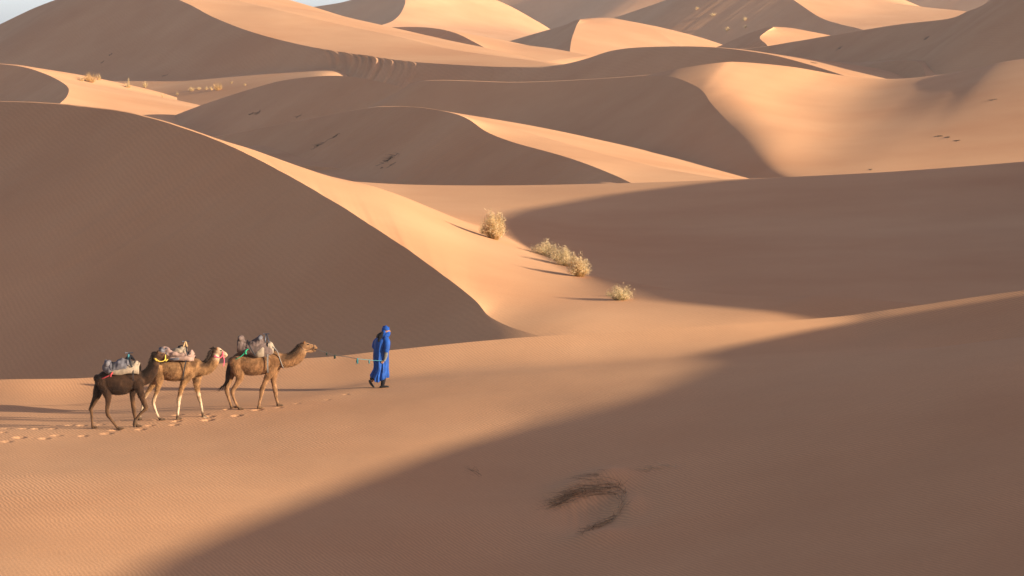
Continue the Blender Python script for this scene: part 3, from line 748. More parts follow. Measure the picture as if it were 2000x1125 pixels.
B_ = Frame(280, 660, 6.617, 350, 818, 81.8)
specB = dict(blots=[(680,300,60,(.15,.075,.035)),(380,500,130,(.20,.10,.045)),(700,545,60,(.13,.07,.035)),(510,590,45,(.16,.09,.045))],
    legs=[([(225,390,75,.14),(225,480,66,.12),(216,560,48,.09),(196,640,32,.065),(165,730,25,.055),(140,812,25,.05),(160,880,17,.038),(190,960,15,.035),(222,1022,17,.042)], -.20),
          ([(165,420,60,.13),(130,560,46,.10),(75,650,34,.075),(15,735,26,.055),(-15,805,24,.05),(-30,900,16,.038),(-55,985,14,.035),(-72,1040,16,.042)], .20),
          ([(625,440,70,.12),(545,545,48,.09),(505,640,33,.07),(477,735,29,.058),(468,775,29,.055),(463,860,20,.042),(453,950,17,.038),(452,1005,21,.045)], -.15),
          ([(690,460,75,.12),(690,550,50,.09),(695,630,34,.068),(712,720,29,.056),(735,800,20,.042),(755,900,17,.038),(768,965,20,.045)], .17)],
    feet=[[(232,1050,18,.068),(290,1062,14,.06)],[(-75,1052,18,.065),(-35,1064,13,.06)],[(445,1028,19,.075),(500,1040,13,.065)],[(770,995,19,.07),(830,1003,13,.062)]],
    trunk=[(175,340,55,.14),(215,365,110,.25),(290,388,138,.32),(390,402,148,.37),(480,398,145,.36),(560,385,138,.33),(640,370,124,.28),(705,365,108,.22),(745,372,75,.16)],
    hump=[(360,270,40,.15),(470,230,50,.15),(580,250,40,.14)],
    neck=[(715,370,95,.16),(790,385,92,.13),(855,360,86,.115),(905,312,76,.105),(932,252,66,.10),(942,195,54,.09)],
    head=[(932,150,44,.088),(972,160,52,.098),(1018,182,40,.075),(1058,195,32,.062),(1082,210,23,.052)],
    jaw=[(985,225,28,.05),(1035,238,20,.042),(1070,235,15,.036)],
    coat=(.33,.18,.08), leg_coat=(.62,.48,.33), top_coat=(.28,.14,.06), face_coat=(.60,.45,.32), face_mix=.75, belly_v=640, top_v=300,
    mane=[(770,335,30),(820,320,40),(858,275,46),(882,215,46),(905,150,42),(940,122,30)], mane_coat=(.09,.05,.028),
    ear=(965,142), ear_len=34, ear_dx=4, eye=(1022,152), nostril=(1086,196), tail=None)
camelB = build_camel(B_, 81.8, specB, 'tan camel with whitish legs, in the middle of the line, wearing a pink halter', 23)

Cc = Frame(160, 670, 6.25, 240, 842, 80.2)
specC = dict(blots=[(450,560,130,(.03,.015,.01))],
    legs=[([(262,455,78,.14),(300,540,66,.12),(332,630,48,.09),(335,710,33,.065),(322,790,26,.055),(328,862,25,.05),(362,915,18,.038),(415,985,16,.036),(452,1035,17,.042)], -.20),
          ([(215,470,66,.13),(205,560,50,.11),(184,650,37,.08),(138,735,28,.06),(99,812,25,.05),(105,880,18,.04),(109,970,15,.036),(116,1055,17,.042)], .20),
          ([(640,520,60,.11),(614,620,36,.075),(618,730,29,.06),(632,835,27,.055),(642,905,20,.042),(652,970,18,.04),(668,1010,20,.045)], .17),
          ([(700,470,82,.12),(722,560,52,.10),(752,660,39,.075),(784,752,31,.06),(796,792,28,.055),(748,840,20,.042),(702,890,18,.04),(678,925,19,.045)], -.17)],
    feet=[[(462,1058,17,.068),(520,1070,13,.06)],[(118,1080,17,.068),(168,1092,13,.06)],[(668,1028,18,.07),(716,1036,13,.062)],[(664,950,26,.075),(652,1000,22,.07)]],
    lifted=(3,),
    trunk=[(198,420,50,.14),(240,432,106,.25),(310,452,134,.31),(400,468,152,.36),(490,470,154,.37),(570,452,140,.33),(640,432,126,.28),(700,425,112,.22),(740,430,78,.16)],
    hump=[(360,340,40,.15),(470,300,55,.15),(580,330,40,.14)],
    neck=[(720,425,95,.16),(790,405,90,.13),(850,345,78,.115),(885,280,64,.105),(905,215,56,.10),(912,165,50,.09)],
    head=[(895,128,42,.088),(945,138,50,.098),(1000,148,40,.075),(1048,160,31,.06),(1074,166,22,.05)],
    jaw=[(955,190,26,.05),(1010,200,18,.042),(1055,192,14,.036)],
    coat=(.052,.025,.013), leg_coat=(.12,.062,.03), top_coat=(.042,.02,.011), face_coat=(.12,.06,.032), face_mix=.6, belly_v=600, top_v=380,
    mane=[(770,365,34),(815,330,36),(850,270,36),(872,200,36),(890,130,32),(915,104,24)], mane_coat=(.02,.012,.009),
    ear=(940,112), ear_len=34, ear_dx=4, eye=(998,130), nostril=(1078,154),
    tail=[(205,430,14),(178,500,20),(165,580,26),(158,650,26),(130,710,16),(112,755,4)])
camelC = build_camel(Cc, 80.2, specC, 'dark brown camel at the back of the line, in a yellow halter', 37)

# ---------------------------------------------------------------- halters (worn: parts of the camels)
def ring_pts(fr, a, b, hw, n=12, sag=0.0):
    """loop round the muzzle or neck between the two outline points a (top) and b (bottom)"""
    A0 = np.array(fr.p(*a)); B0 = np.array(fr.p(*b)); c = (A0 + B0) / 2; r = (A0 - B0) / 2
    return [tuple(c + r * math.cos(2 * math.pi * k / n) + np.array([0, hw, 0]) * math.sin(2 * math.pi * k / n)) for k in range(n + 1)]
def halter(fr, root, mat, noseband, throat, cheek, hang, r=.011, noseloop=.075):
    vv, ff = [], []
    for pts in [ring_pts(fr, noseband[0], noseband[1], noseloop), ring_pts(fr, throat[0], throat[1], throat[2])] + \
               [[fr.p(x, y, s * yy) for x, y, yy in cheek] for s in (-1, 1)] + ([[fr.p(x, y, -.03) for x, y in hang]] if hang else []):
        tube_geo(dense([(*p, r, r) for p in pts], 3), vv, ff, 6)
    return mesh_ob('halter', vv, ff, mat, root)
halter(B_, camelB[0], rope_pink, ((1040,160),(1048,250)), ((925,200),(990,245),.10), [(1045,165,.07),(1020,240,.075),(960,238,.10),(930,225,.10)], [(1050,245),(1058,290),(1045,355)], r=.012, noseloop=.078)
halter(Cc, camelC[0], rope_yellow, ((1035,128),(1040,210)), ((890,165),(950,215),.11), [(1035,150,.07),(1025,200,.08),(965,214,.10),(915,178,.112)], [(1035,205),(1060,190),(1062,150)], r=.013, noseloop=.075)
halter(A, camelA[0], rope_grey, ((1048,258),(1050,335)), ((905,262),(960,335),.09), [(1048,290,.06),(1010,315,.07),(965,325,.085)], None, r=.006, noseloop=.062)

# ---------------------------------------------------------------- saddles
def arch(fr, st, thick, mat, name, parent, rs_seed=1, ny=18, crumple=.012, drop_far=0.0, y_in=.33):
    """padded blanket lying over the back: stations (cx, top cy, bottom cy, half width m)"""
    K = hermite(np.array([(s[0], s[1], s[2], s[3]) for s in st], float), np.linspace(0, len(st) - 1, (len(st) - 1) * 6 + 1))
    rows_o, rows_i = [], []
    for cx, tv, bv, hw in K:
        o_, i_ = [], []
        for j in range(ny + 1):
            a = math.pi * j / ny                      # 0: near hem, pi: far hem
            yy = -math.cos(a); s = math.sin(a)
            f = max(0.0, min(1.0, (s ** .55)))
            cz = bv + (tv - bv) * f
            o_.append(np.array(fr.p(cx, cz, 0)) + np.array([0, hw * math.copysign(abs(yy) ** .8, yy), 0]))
        rows_o.append(o_)
    X = np.array(rows_o)
    nzz = vnoise(X[..., 0] * 1.3 + X[..., 1] * .4, X[..., 2] * 1.1 + X[..., 1] * .7, .34, rs_seed, 2)
    up = np.sin(np.linspace(0, math.pi, ny + 1))[None, :]
    X[..., 2] += nzz * crumple * (.25 + .9 * up); X[..., 1] += nzz * crumple * .8 * np.sign(X[..., 1])
    cen = np.array([0, 0, 1.0]); Xi = X.copy()
    Xi[..., 1] *= 1 - thick / .36; Xi[:, 1:-1, 2] -= thick * np.sin(np.linspace(0, math.pi, ny + 1))[None, 1:-1]
    r, c, _ = X.shape; verts = list(X.reshape(-1, 3)) + list(Xi.reshape(-1, 3)); faces = []; n0 = r * c
    for a in range(r - 1):
        for b in range(c - 1):
            q = a * c + b
            faces.append((q, q + 1, q + c + 1, q + c)); faces.append((n0 + q, n0 + q + c, n0 + q + c + 1, n0 + q + 1))
    for a in range(r - 1):
        q = a * c; faces.append((q, q + c, n0 + q + c, n0 + q)); q = a * c + c - 1; faces.append((q, n0 + q, n0 + q + c, q + c))
    for b in range(c - 1):
        q = b; faces.append((q, n0 + q, n0 + q + 1, q + 1)); q = (r - 1) * c + b; faces.append((q, q + 1, n0 + q + 1, n0 + q))
    return mesh_ob(name, verts, faces, mat, parent)

def flat_strap(fr, name, pts, w, mat, parent, th=.008):
    """flat webbing following pts (cx, cy, y)"""
    P3 = [np.array(fr.p(a, b, y)) for a, b, y in pts]; K = hermite(np.array(P3), np.linspace(0, len(P3) - 1, (len(P3) - 1) * 4 + 1))
    vv, ff = [], []
    tube_geo([(*p, w / 2, th / 2) if abs(p[1]) > .12 else (*p, w / 2, th / 2) for p in K], vv, ff, 8)
    return mesh_ob(name, vv, ff, mat, parent)

def girth(fr, cx_top, cy_top, cx_bot, cy_bot, hw, w, mat, parent, name='girth_strap'):
    """closed band round the belly, hugging it"""
    a = np.array(fr.p(cx_top, cy_top)); b = np.array(fr.p(cx_bot, cy_bot)); c = (a + b) / 2; r = (a - b) / 2; vv, ff = [], []
    n = 40; t = np.array([1, 0, 0]) * w / 2
    for k in range(n):
        an = 2 * math.pi * k / n; p = c + r * math.cos(an) * 1.0 + np.array([0, hw, 0]) * math.copysign(abs(math.sin(an)) ** .75, math.sin(an))
        out = (p - c) / np.linalg.norm(p - c) * .008
        for q in (p - t, p + t, p + t + out, p - t + out): vv.append(q)
    for k in range(n):
        m = (k + 1) % n
        for j in range(4): ff.append((4 * k + j, 4 * k + (j + 1) % 4, 4 * m + (j + 1) % 4, 4 * m + j))
    return mesh_ob(name, vv, ff, mat, parent, smooth=False)

def saddle_root(fr, d, label):
    r = empty('camel_saddle', tuple(P(fr.u0, fr.v0, d))); tag(r, label, 'saddle', 'saddles on the camels'); return r

def handle(fr, root, base, top, bar, post_mat, spread=14, r=.014):
    """T handle of the saddle: splayed posts under a grip bar"""
    for s in (-1, 1):
        for q in (-1, 1):
            vv, ff = [], []; a = fr.p(base[0] + q * spread, base[1], s * .10); b = fr.p(top[0] + q * 3, top[1], s * .02)
            tube_geo([(*a, r, r), (*b, r, r)], vv, ff, 8); mesh_ob('post', vv, ff, post_mat, root)
    vv, ff = [], []; a = fr.p(top[0] - bar, top[1], -.10); b = fr.p(top[0] + bar, top[1] - 2, .10)
    tube_geo([(*a, r * 1.1, r * 1.1), (*b, r * 1.1, r * 1.1)], vv, ff, 8); mesh_ob('grip', vv, ff, metal_m, root)

# front camel: brown folded pack, pale flap, green breeching rope
sA = saddle_root(A, 83.3, 'brown and cream saddle pack with a green rope, on the front camel')
arch(A, [(292,262,345,.27),(340,255,352,.31),(400,248,350,.34),(460,235,368,.35),(520,228,376,.35),(580,248,372,.33),(640,275,345,.28)], .03, brown_cloth, 'underlay', sA, 3)
arch(A, [(282,205,325,.27),(300,190,338,.29),(350,215,342,.32),(400,222,335,.33),(450,212,345,.33),(500,184,330,.31),(535,200,300,.27),(552,240,285,.22)], .05, brown_cloth, 'blanket', sA, 5, crumple=.03)
vv, ff = [], []; tube_geo(dense([(*A.p(310,205,-.26), .075, .06), (*A.p(318,196,-.1), .085, .08), (*A.p(318,198,.1), .085, .08), (*A.p(310,208,.26), .07, .06)]), vv, ff, 14)
mesh_ob('rolled_blanket', vv, ff, brown_cloth, sA)
vv, ff = [], []; tube_geo(dense([(*A.p(505,205,-.2), .06, .06), (*A.p(510,192,0), .07, .08), (*A.p(505,205,.2), .06, .06)]), vv, ff, 14)
mesh_ob('rolled_blanket', vv, ff, grey_cloth, sA)
arch(A, [(455,330,368,.365),(490,275,380,.375),(530,258,374,.38),(556,262,365,.37)], .02, cream_cloth, 'flap', sA, 8)
arch(A, [(590,235,338,.27),(620,240,348,.28),(648,290,340,.27)], .04, cream_cloth, 'front_pad', sA, 9)
flat_strap(A, 'strap', [(385,218,-.16),(405,260,-.345),(432,320,-.375),(470,378,-.385)], .035, dark_strap, sA)
girth(A, 592,300,590,560,.375,.045, strap_m, sA)
handle(A, sA, (578,240), (568,156), 26, metal_m, spread=20, r=.015)
tube_ob('breeching_rope', [A.p(395,310,-.35), A.p(372,328,-.36), A.p(340,370,-.355), A.p(285,405,-.325), A.p(220,428,-.20), A.p(195,425,0), A.p(220,420,.20), A.p(300,400,.33), A.p(395,320,.35)], .014, rope_green, sA)
tube_ob('breeching_rope', [A.p(376,322,-.37), A.p(372,345,-.375), A.p(376,358,-.375)], .018, rope_green, sA)
vv, ff = [], []
tube_geo(dense([(*A.p(640,285,-.20), .012, .02), (*A.p(682,330,-.215), .012, .02), (*A.p(706,400,-.195), .012, .02), (*A.p(732,478,-.14), .012, .02), (*A.p(742,494,0), .012, .02), (*A.p(732,478,.14), .012, .02), (*A.p(700,390,.195), .012, .02), (*A.p(650,300,.19), .012, .02)]), vv, ff, 8)
mesh_ob('breast_strap', vv, ff, strap_m, sA)

# middle camel: layered pinkish blankets
sB = saddle_root(B_, 81.8, 'saddle of layered pinkish blankets on the middle camel')
arch(B_, [(340,205,262,.27),(400,190,275,.33),(470,175,265,.35),(550,178,268,.35),(620,190,275,.33),(675,215,272,.27)], .04, pink_cloth, 'blanket', sB, 13, crumple=.022)
arch(B_, [(215,130,200,.20),(250,116,195,.25),(300,112,215,.29),(350,130,225,.31),(420,140,205,.32),(500,140,215,.33),(590,165,225,.32),(640,170,235,.29)], .05, pink_cloth, 'blanket', sB, 15, crumple=.035)
arch(B_, [(205,130,180,.22),(240,112,190,.26),(290,115,200,.28),(330,140,195,.29)], .045, grey_cloth, 'blanket', sB, 17, crumple=.03)
arch(B_, [(395,130,180,.24),(450,108,175,.27),(520,104,172,.28),(565,125,178,.26)], .04, cream_cloth, 'pad', sB, 19, crumple=.02)
arch(B_, [(615,145,255,.27),(640,145,265,.27),(668,190,275,.24)], .04, pink_cloth, 'front_pad', sB, 20)
vv, ff = [], []; tube_geo(dense([(*B_.p(355,262,-.30), .04, .04), (*B_.p(415,268,-.36), .04, .04), (*B_.p(475,262,-.37), .04, .04)]), vv, ff, 10)
mesh_ob('side_roll', vv, ff, grey_cloth, sB)
girth(B_, 598,170,520,545,.365,.035, dark_strap, sB)
flat_strap(B_, 'strap', [(570,100,-.10),(580,150,-.29),(600,215,-.345)], .04, dark_strap, sB)
handle(B_, sB, (552,100), (556,32), 40, wood_m, spread=22, r=.014)
vv, ff = [], []; tube_geo(dense([(*B_.p(475,102,-.12), .03, .03), (*B_.p(500,96,0), .035, .03), (*B_.p(520,102,.12), .03, .03)]), vv, ff, 10); mesh_ob('saddle_frame', vv, ff, dark_cloth, sB)

# last camel: slate grey blanket over cream felt, red rope
sC = saddle_root(Cc, 80.2, 'slate grey saddle blanket over cream felt with a red rope, on the dark camel')
arch(Cc, [(300,285,335,.27),(350,275,355,.32),(420,255,362,.35),(500,235,362,.355),(580,225,345,.35),(650,215,345,.32),(720,230,355,.25)], .035, cream_cloth, 'felt_underlay', sC, 23)
arch(Cc, [(268,250,300,.22),(295,210,330,.28),(345,215,348,.32),(400,222,335,.335),(450,190,335,.34),(510,175,330,.34),(570,190,325,.33),(635,235,310,.31)], .05, grey_cloth, 'blanket', sC, 25, crumple=.03)
vv, ff = [], []; tube_geo(dense([(*Cc.p(330,245,-.27), .085, .07), (*Cc.p(335,236,0), .10, .10), (*Cc.p(330,245,.27), .085, .07)]), vv, ff, 14); mesh_ob('rolled_blanket', vv, ff, grey_cloth, sC)
arch(Cc, [(648,212,340,.30),(680,208,348,.29),(716,250,355,.25)], .04, cream_cloth, 'front_pad', sC, 27)
flat_strap(Cc, 'strap', [(395,222,-.2),(412,262,-.335),(405,310,-.36)], .04, dark_strap, sC)
flat_strap(Cc, 'strap', [(590,150,-.08),(615,220,-.30),(640,285,-.345)], .06, dark_strap, sC)
girth(Cc, 655,250,650,470,.335,.03, dark_strap, sC)
handle(Cc, sC, (590,185), (586,108), 42, metal_m, spread=16, r=.014)
vv, ff = [], []; tube_geo(dense([(*Cc.p(560,172,-.12), .03, .03), (*Cc.p(600,150,0), .045, .04), (*Cc.p(640,190,.10), .03, .03)]), vv, ff, 10); mesh_ob('saddle_frame', vv, ff, dark_cloth, sC)
vv, ff = [], []; tube_geo([(*Cc.p(582,135,-.06), .03, .03), (*Cc.p(585,180,-.10), .035, .035)], vv, ff, 10); mesh_ob('cloth_wrap', vv, ff, rope_teal, sC)
tube_ob('breeching_rope', [Cc.p(400,350,-.36), Cc.p(385,375,-.355), Cc.p(320,405,-.335), Cc.p(235,438,-.235), Cc.p(195,440,0), Cc.p(240,430,.24), Cc.p(330,400,.33), Cc.p(400,360,.35)], .018, rope_red, sC)
tube_ob('breeching_rope', [Cc.p(402,348,-.365), Cc.p(385,372,-.375), Cc.p(382,400,-.375)], .016, rope_red, sC)

# ---------------------------------------------------------------- the guide
M = Frame(690, 620, 7.03, 747, 757, 86.3)
man = empty('person', tuple(P(747, 757, 86.3)))
tag(man, 'person in a bright blue robe and blue headscarf walking away and holding the lead rope', 'person')
MO = np.array(P(747, 757, 86.3))
robe_m = simple_mat('blue_robe', (.002, .055, .28), .68, .25, .35, 5, .012, 14, sheen=.1)
scarf_m = simple_mat('blue_scarf', (.006, .06, .30), .75, .2, .2, 14, .008, 40)
skin_m = simple_mat('skin', (.30, .15, .09), .6, .35, .12, 20)
sleeve_m = simple_mat('grey_sleeve', (.16, .16, .15), .85, .1, .3, 14, .006, 50)
trouser_m = simple_mat('black_trousers', (.012, .012, .016), .85, .1, .3, 14, .006, 50)
shoe_m = simple_mat('black_shoes', (.012, .011, .011), .35, .45, .3, 20)
k = M.k
front = M.ch([(410,640,26,.06,-.06),(415,760,26,.06,-.07),(412,860,26,.055,-.09),(398,925,19,.042,-.09)], -.08)
back = M.ch([(370,640,26,.06,.08),(335,740,26,.06,.10),(285,815,24,.055,.13),(255,868,20,.045,.13)], .12)
g0 = gz(MO[0] + front[-1][0], MO[1] - .09) - MO[2]
shoes = [([(375,948,16,.045,-.09),(420,948,17,.05,-.09),(468,945,13,.045,-.09),(488,944,9,.035,-.09)]), ([(222,868,17,.042,.13),(240,905,18,.046,.13),(268,940,14,.045,.13),(284,948,9,.036,.13)])]
body = [front, back,
    M.ch([(385,640,80,.15),(385,540,78,.14),(385,430,80,.15),(395,340,82,.17),(405,290,60,.16),(430,250,26,.06),(445,215,24,.06)], 0),
    M.ch([(448,205,34,.07),(458,175,42,.078),(456,150,34,.07)], 0),
    M.ch([(500,180,13,.03),(510,185,8,.02)], 0),                                            # nose
    M.ch([(440,310,24,.05,-.14),(468,380,22,.045,-.20),(462,450,24,.05,-.22),(450,530,20,.044,-.20),(430,580,14,.034,-.19),(415,602,13,.03,-.18)], -.2),
    M.ch([(355,310,24,.05,.12),(300,370,22,.045,.20),(300,450,20,.04,.19),(330,520,18,.04,.05),(360,560,14,.03,-.02)], .2)]
# right hand closed round the rope: palm, four curled fingers, thumb at the side of the palm
hx, hy = 408, 612
body.append(M.ch([(418,600,14,.030),(408,612,15,.034),(402,622,12,.030)], -.185))
o, co = organic('body', body, skin_m, man, voxel=.012, smooth=3)
vv, ff = [], []
for i, (dy, L) in enumerate([(-.030, 20), (-.011, 23), (.009, 22), (.028, 17)]):
    tube_geo(dense([(*M.p(400, 620 - i * 1, -.185 + dy), .0095, .0095), (*M.p(392 - L * .15, 612, -.185 + dy), .009, .009), (*M.p(396, 600, -.185 + dy), .0085, .0085), (*M.p(404, 603, -.185 + dy), .0075, .0075)]), vv, ff, 8)
tube_geo(dense([(*M.p(414, 600, -.222), .011, .011), (*M.p(402, 596, -.226), .010, .010), (*M.p(393, 602, -.215), .008, .008)]), vv, ff, 8)
mesh_ob('hand', vv, ff, skin_m, man)

# robe: one cloth with folds, hem slanting over the stride
rings = [(238,432,34,.07),(256,420,58,.12),(280,408,80,.185),(320,398,98,.215),(380,390,104,.215),(450,384,105,.21),(520,380,104,.205),(580,380,103,.205),(640,383,100,.21),(700,380,104,.22),(760,368,118,.235),(800,362,124,.245),(838,362,118,.245)]
K = hermite(np.array(rings, float), np.linspace(0, len(rings) - 1, (len(rings) - 1) * 6 + 1)); NR = 96; V, Fc = [], []
tot = len(K)
for i, (cy, cx, hw, hd) in enumerate(K):
    f = i / (tot - 1)
    for j in range(NR):
        a = 2 * math.pi * j / NR
        fold = 1 + (.028 + .13 * max(0, f - .40)) * (math.sin(a * 7 + f * 3.0) + .7 * math.sin(a * 13 + 2 - f * 4) + .5 * math.sin(a * 19 + f * 9)) + .012 * math.sin(a * 3 + f * 22)
        cc = cy
        if f > .72:   # slanting hem: lowest in the middle of the stride
            e = (f - .72) / .28; cc = cy + e * (42 * math.exp(-((math.cos(a) + .2) / .45) ** 2) - 55 * max(0, -math.cos(a) - .45) - 28 * max(0, math.cos(a) - .35))
        px, py, pz = M.p(cx + math.cos(a) * hw * fold, cc, 0)
        V.append((px, math.sin(a) * hd * fold, pz))
for i in range(tot - 1):
    for j in range(NR):
        Fc.append((i * NR + j, i * NR + (j + 1) % NR, (i + 1) * NR + (j + 1) % NR, (i + 1) * NR + j))
rb = mesh_ob('robe', V, Fc, robe_m, man)
sol = rb.modifiers.new('cloth', 'SOLIDIFY'); sol.thickness = .008; sol.offset = 1
def sleeve(ch):
    vv, ff = [], []; tube_geo(dense(ch, 6), vv, ff, 24, cap=True)
    vv = [np.array(v) * 1.0 for v in vv]
    return vv, ff
vv, ff = sleeve(M.ch([(445,285,44,.075,-.14),(468,330,46,.075,-.19),(470,390,42,.075,-.215),(462,440,40,.072,-.22),(460,452,38,.07,-.22)], -.2)); mesh_ob('sleeve', vv, ff, robe_m, man)
vv, ff = sleeve(M.ch([(360,288,44,.075,.13),(310,330,42,.07,.19),(290,375,36,.068,.21),(288,402,34,.062,.21)], .2)); mesh_ob('sleeve', vv, ff, robe_m, man)
vv, ff = sleeve(M.ch([(460,450,28,.056,-.22),(452,520,26,.052,-.205),(438,570,19,.042,-.195),(426,590,17,.038,-.19)], -.2)); mesh_ob('undersleeve', vv, ff, sleeve_m, man)
# trousers and shoes
vv, ff = [], []
tube_geo(dense(M.ch([(410,720,34,.07,-.06),(416,800,38,.075,-.07),(412,880,32,.065,-.09),(402,925,26,.052,-.09)], -.08)), vv, ff, 16)
tube_geo(dense(M.ch([(365,710,34,.07,.09),(322,775,36,.075,.11),(278,822,34,.07,.13),(248,838,28,.055,.13)], .12)), vv, ff, 16)
mesh_ob('trousers', vv, ff, trouser_m, man)
for s in shoes:
    ch = M.ch(s, 0)
    if s is shoes[0]:
        ch = [(q[0], q[1], gz(MO[0] + q[0], MO[1] + q[1]) - MO[2] + q[3] * .95, q[3], q[4]) for q in ch]
    else:
        low = min(q[2] - q[3] for q in ch); i_ = len(ch) - 1; g = gz(MO[0] + ch[i_][0], MO[1] + ch[i_][1]) - MO[2]
        dz = g - (ch[-1][2] - ch[-1][3]); ch = [(q[0], q[1], q[2] + dz, q[3], q[4]) for q in ch]
    vv, ff = [], []; tube_geo(dense(ch, 4), vv, ff, 14); mesh_ob('shoe', vv, ff, shoe_m, man)
# headscarf: wound turban, veil over the lower face, dark tail hanging on the back
vv, ff = [], []
for i, (cy, cx, r1, r2, th, tl) in enumerate([(128,452,40,.082,.028,-.15),(140,450,46,.095,.030,.10),(150,450,50,.10,.030,-.12),(205,462,46,.088,.030,.25),(220,455,48,.092,.032,-.1),(236,446,50,.10,.034,.12)]):
    n = 20; pts = []
    for j in range(n + 1):
        a = 2 * math.pi * j / n; px, _, pz = M.p(cx + math.cos(a) * r1 * .82, cy, 0)
        pts.append((px, math.sin(a) * r2 * .82, pz + tl * .22 * math.cos(a) * .5 + .006 * math.sin(3 * a + i), th, th * .8))
    tube_geo(pts, vv, ff, 10)
tube_geo(dense(M.ch([(440,150,44,.09),(452,128,38,.08),(452,120,22,.05)], 0)), vv, ff, 18)
tube_geo(dense(M.ch([(425,165,34,.085),(428,200,38,.09),(420,240,44,.10)], 0)), vv, ff, 18)
mesh_ob('headscarf', vv, ff, scarf_m, man)
vv, ff = [], []; tube_geo(dense(M.ch([(490,206,24,.07),(486,226,24,.075),(470,245,26,.08)], 0)), vv, ff, 16); mesh_ob('veil', vv, ff, scarf_m, man)
vv, ff = [], []; tube_geo(dense(M.ch([(402,200,18,.04,-.07),(384,240,28,.035,-.13),(364,285,23,.025,-.205),(352,326,10,.015,-.225)], -.1)), vv, ff, 16)
tube_geo(dense(M.ch([(395,205,18,.04,-.02),(355,240,26,.04,-.10),(330,262,14,.02,-.17)], -.1)), vv, ff, 14)
mesh_ob('scarf_tail', vv, ff, dark_cloth, man)
for s in (-1, 1):
    vv, ff = [], []; q = M.p(496, 172, s * .03); tube_geo([(q[0] - .004, q[1], q[2], .007, .010), (q[0] + .004, q[1], q[2], .007, .009)], vv, ff, 8); mesh_ob('eye', vv, ff, eye_m, man)

# ---------------------------------------------------------------- lead rope with tassels
def w2(fr, cx, cy, d):
    return P(fr.ox + cx / fr.sc, fr.oy + cy / fr.sc, d)
rp = [(1062,318,83.25),(1085,326,83.3),(1165,352,83.6),(1245,378,83.9),(1360,392,84.4),(1470,412,85.0)]
rp2 = [(1470,412,85.0),(1590,425,85.5),(1660,430,85.8),(1722,434,86.1)]
rope = empty('lead_rope', tuple(w2(A, 1245, 378, 83.9))); tag(rope, 'thin lead rope with dark tassels running from the front camel to the person', 'rope')
RO = w2(A, 1245, 378, 83.9)
def rope_part(pts, mat, r=.0075):
    vv, ff = [], []; tube_geo(dense([(*(w2(A, *p) - RO), r, r) for p in pts]), vv, ff, 7); return mesh_ob('cord', vv, ff, mat, rope)
rope_part(rp, rope_grey, .010); rope_part(rp2, rope_teal)
rs = np.random.RandomState(5)
for (cx, cy, d, L, W, m) in [(1165,352,83.6,.07,.022,tassel_m),(1247,380,83.9,.08,.03,tassel_m),(1472,414,85.0,.13,.03,tassel_teal),(1590,427,85.5,.09,.022,tassel_teal)]:
    b = w2(A, cx, cy, d) - RO; vv, ff = [], []
    tube_geo([(b[0], b[1], b[2] + .01, W * .6, W * .6), (b[0], b[1], b[2] - L * .4, W, W * .8), (b[0], b[1], b[2] - L, W * .8, W * .6)], vv, ff, 9)
    blades(rs, [(b + rs.normal(size=3) * W * .3, b + np.array([rs.normal() * W, rs.normal() * W, -L * rs.uniform(.8, 1.4)]), (0, 0, 0), .008) for _ in range(24)], vv, ff, 2)
    mesh_ob('tassel', vv, ff, m, rope)

# ---------------------------------------------------------------- desert plants
straw = simple_mat('straw', (.66, .50, .26), .8, .15, .25, 3.0, trans=.45)
straw_gold = simple_mat('gold_straw', (.60, .40, .17), .8, .15, .3, 3.0, trans=.45)
plume = simple_mat('pale_plume', (.74, .60, .37), .8, .15, .25, 4.0, trans=.5)
green_stem = simple_mat('green_stem', (.16, .19, .08), .8, .2, .3, 3.0, trans=.3)
dry_twig = simple_mat('dry_twig', (.17, .115, .07), .85, .15, .45, 8.0)
dry_twig2 = simple_mat('pale_dry_twig', (.40, .30, .19), .85, .15, .4, 8.0)
far_bush = simple_mat('dull_bush', (.06, .055, .035), .9, .1, .4, 3.0)

